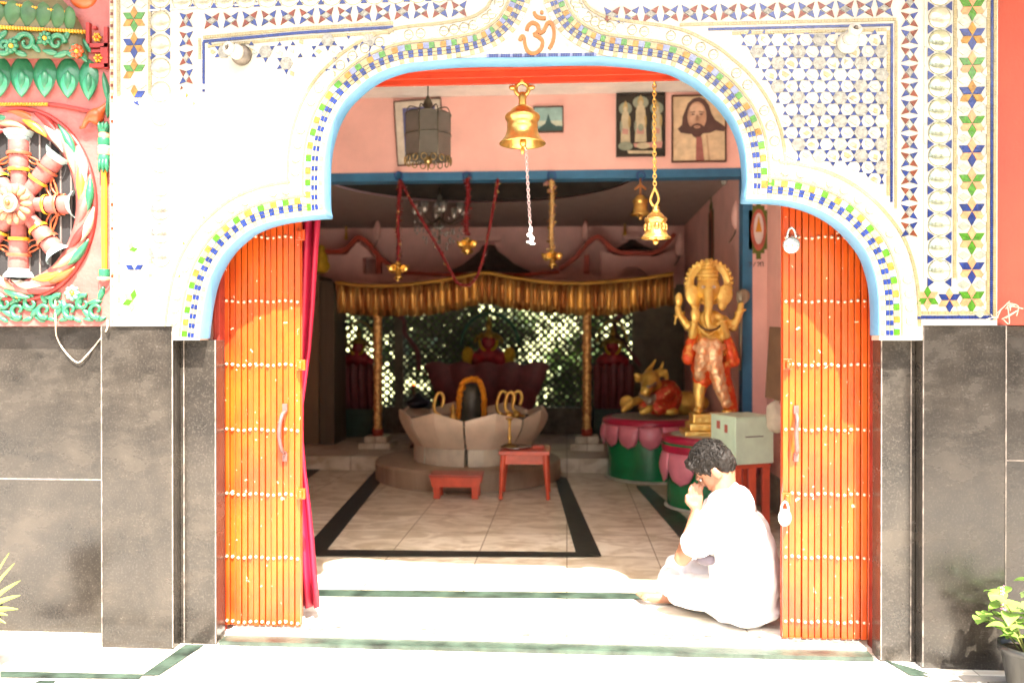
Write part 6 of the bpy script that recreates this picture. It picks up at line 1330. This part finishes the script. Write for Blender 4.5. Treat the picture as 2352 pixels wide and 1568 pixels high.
g = MB().use(mat('dark_grey_violet', (.10,.08,.10), .5), True); p = H(1622,1285,.42); g.ell(p, (.05,.03,.028), 12, 8); g.build('dark_oval', t)  # small dark oval lump at the side of the shirt
# ---------------------------------------------------------------- plants in front
BLF = mat('basil_leaf', (.19,.32,.05), .45, col2=(.11,.22,.03), scale=12, bump=.3, bscale=40); STM = mat('green_stem', (.20,.22,.06), .6); POT = mat('black_plastic_pot', (.018,.018,.017), .4, var=.2); SOIL = mat('soil', (.06,.04,.025), .95, bump=.8)
def leaf3(g, c, d, L_, w_, droop=.3):
    d = Vector(d).normalized(); s_ = d.cross(Vector((0,0,1))).normalized(); up = s_.cross(d); k = len(g.v); n = 7
    for j in range(n+1):
        f = j/n; ww = w_*math.sin(PI*min(.999,max(.001,f**.8)))**.9; p = Vector(c)+d*L_*f-Vector((0,0,droop*L_*f*f))
        g.v += [p-s_*ww+up*ww*.3, p, p+s_*ww+up*ww*.3]
    for j in range(n):
        for q in (0,1): g.face([k+j*3+q,k+j*3+q+1,k+(j+1)*3+q+1,k+(j+1)*3+q])
yP = -.45; pb = F(2362,1585); pot = W(2372,1500,yP); yP = max(-.6, pb.y); pot = W(2368,1480,yP); rp_ = 62*SC(yP)
t = thing('potted_plant', 'leafy light green herb in a black pot at the lower right corner', 'potted plant', (pot.x,yP,0)); zrim = pot.z
g = MB().use(POT, True); g.lathe([(0,-.005),(rp_*.72,-.005),(rp_*.95,zrim-.03),(rp_*1.05,zrim-.03),(rp_*1.05,zrim),(rp_*.98,zrim),(rp_*.93,zrim-.04)], (pot.x,yP,0), 36); g.build('pot', t)
g = MB().use(SOIL, True); g.lathe([(rp_*.95,zrim-.03),(0,zrim-.02)], (pot.x,yP,0), 24); g.build('soil', t)
g = MB(); gs = MB().use(STM, True)
for i in range(13):
    a_ = 2*PI*i/13*1.9; rr = rnd.uniform(.03,.14); hgt = rnd.uniform(.10,.25); b0 = Vector((pot.x+rr*.4*math.cos(a_),yP+rr*.4*math.sin(a_),zrim-.03)); b1 = b0+Vector((math.cos(a_)*(.05+rr*.9),math.sin(a_)*(.05+rr*.9),hgt))
    P = crom([b0,b0.lerp(b1,.5)+Vector((0,0,.03)),b1],5); gs.tube(P, .003, 5)
    for f in (.4,.7,1):
        p = P[int(f*(len(P)-1))]
        for sgn in (0,PI): a2 = a_+f*5+sgn+rnd.gauss(0,.3); g.use(BLF, True); leaf3(g, p, (math.cos(a2),math.sin(a2),rnd.uniform(.0,.5)), rnd.uniform(.065,.10)*(1.15-f*.3), rnd.uniform(.024,.036), rnd.uniform(.1,.5))
gs.build('stem', t); g.build('leaves', t)
g = MB().use(mat('flower_spike', (.45,.25,.35), .7), True); p0 = W(2304,1400,yP); p1 = W(2302,1345,yP); gs = MB().use(STM, True); gs.tube([Vector((pot.x-.03,yP,zrim)), p0, p1], .002, 5); gs.build('flower_stalk', t)
for i in range(22): f = i/21; g.ell(p0.lerp(p1,f)+Vector((.007*math.cos(i*2.1),.007*math.sin(i*2.1),0)), (.005*(1.2-f),.005,.005), 6, 5)
g.build('flower_spike', t)
yQ = -.35; b0 = W(-60,1470,yQ); t = thing('palm_plant', 'narrow yellow-green palm leaves poking in at the lower left edge', 'plant', (b0.x,yQ,0))
for ex, ey in ((34,1292),(48,1332),(47,1366),(42,1398),(18,1412),(22,1268),(14,1430),(-20,1250)):
    g = MB().use(mat('palm_leaf', (.30,.36,.05), .5, var=.2), True); e_ = W(ex,ey,yQ-.02); m_ = b0.lerp(e_,.55)+Vector((0,0,.06)); P = crom([b0+Vector((0,0,.1)),m_,e_],8); n = len(P); k = len(g.v)
    for j, p in enumerate(P): ww = .011*math.sin(PI*(.15+.85*j/(n-1)))+.0005; g.v += [p-Vector((0,0,ww)), p+Vector((0,-.004,0)), p+Vector((0,0,ww))]
    for j in range(n-1):
        for q in (0,1): g.face([k+j*3+q,k+j*3+q+1,k+(j+1)*3+q+1,k+(j+1)*3+q])
    g.build('frond', t)
g = MB().use(POT, True); g.lathe([(0,0),(.11,0),(.15,.28),(.14,.28),(.13,.25)], (b0.x-.05,yQ,0), 28); g.build('pot', t)
g = MB().use(STM, True)
for i in range(5): g.tube([(b0.x-.05,yQ,.2),(b0.x-.02+.03*math.cos(i),yQ+.03*math.sin(i),b0.z+.12)], .006, 6)
g.build('stem', t)
# street side behind the camera (reflected in the mirror bosses and the granite)
for i, (x, y, lab) in enumerate(((-5,-11,'large leafy tree across the lane at the left, behind the viewer'),(.5,-13,'large leafy tree across the lane in the middle, behind the viewer'),(6,-11.5,'large leafy tree across the lane at the right, behind the viewer'))):
    tree('street_tree', lab, x, y, 1.8, 4.2, 2.6, 2600, 20+i, .34)
t = thing('lane_wall', 'low plastered wall across the lane behind the viewer', 'wall', (0,-15,0)); g = MB().use(mat('old_plaster', (.30,.26,.20), .8, var=.2, scale=2)); g.box((-14,-15.3,-.03),(14,-15,2.4)); g.build('wall_body', t)

# separate parts that were modelled together
def loose(o):
    me = o.data; n = len(me.vertices); par = list(range(n))
    def fd(a):
        while par[a] != a: par[a] = par[par[a]]; a = par[a]
        return a
    for e in me.edges: par[fd(e.vertices[0])] = fd(e.vertices[1])
    gr_ = {}
    for i in range(n): gr_.setdefault(fd(i), []).append(i)
    if len(gr_) < 2: return
    polys = {}
    for p in me.polygons: polys.setdefault(fd(p.vertices[0]), []).append(p)
    first = True; bmats = list(me.materials)
    for k, ids in gr_.items():
        mp = {v: i for i, v in enumerate(ids)}; ps = polys.get(k, []); nm = bpy.data.meshes.new(me.name)
        nm.from_pydata([me.vertices[v].co.copy() for v in ids], [], [[mp[v] for v in p.vertices] for p in ps])
        for m in bmats: nm.materials.append(m)
        nm.polygons.foreach_set('material_index', [p.material_index for p in ps]); nm.polygons.foreach_set('use_smooth', [p.use_smooth for p in ps]); nm.update()
        q = bpy.data.objects.new(o.name.split('.')[0], nm); COL.objects.link(q); q.parent = o.parent
    bpy.data.objects.remove(o)
for o in list(S.objects):
    if o.type == 'MESH' and o.name.split('.')[0] in ('side_wall','niche_pier','dark_spire','red_post','spire_cap','niche_moulding','finial','flower_heap','granite_slab','grout_line','apron','red_mark','track_rail','gate_track','red_eave','back_wall','crystal_drop','rivet','cross_strip','eye','jewellery'): loose(o)
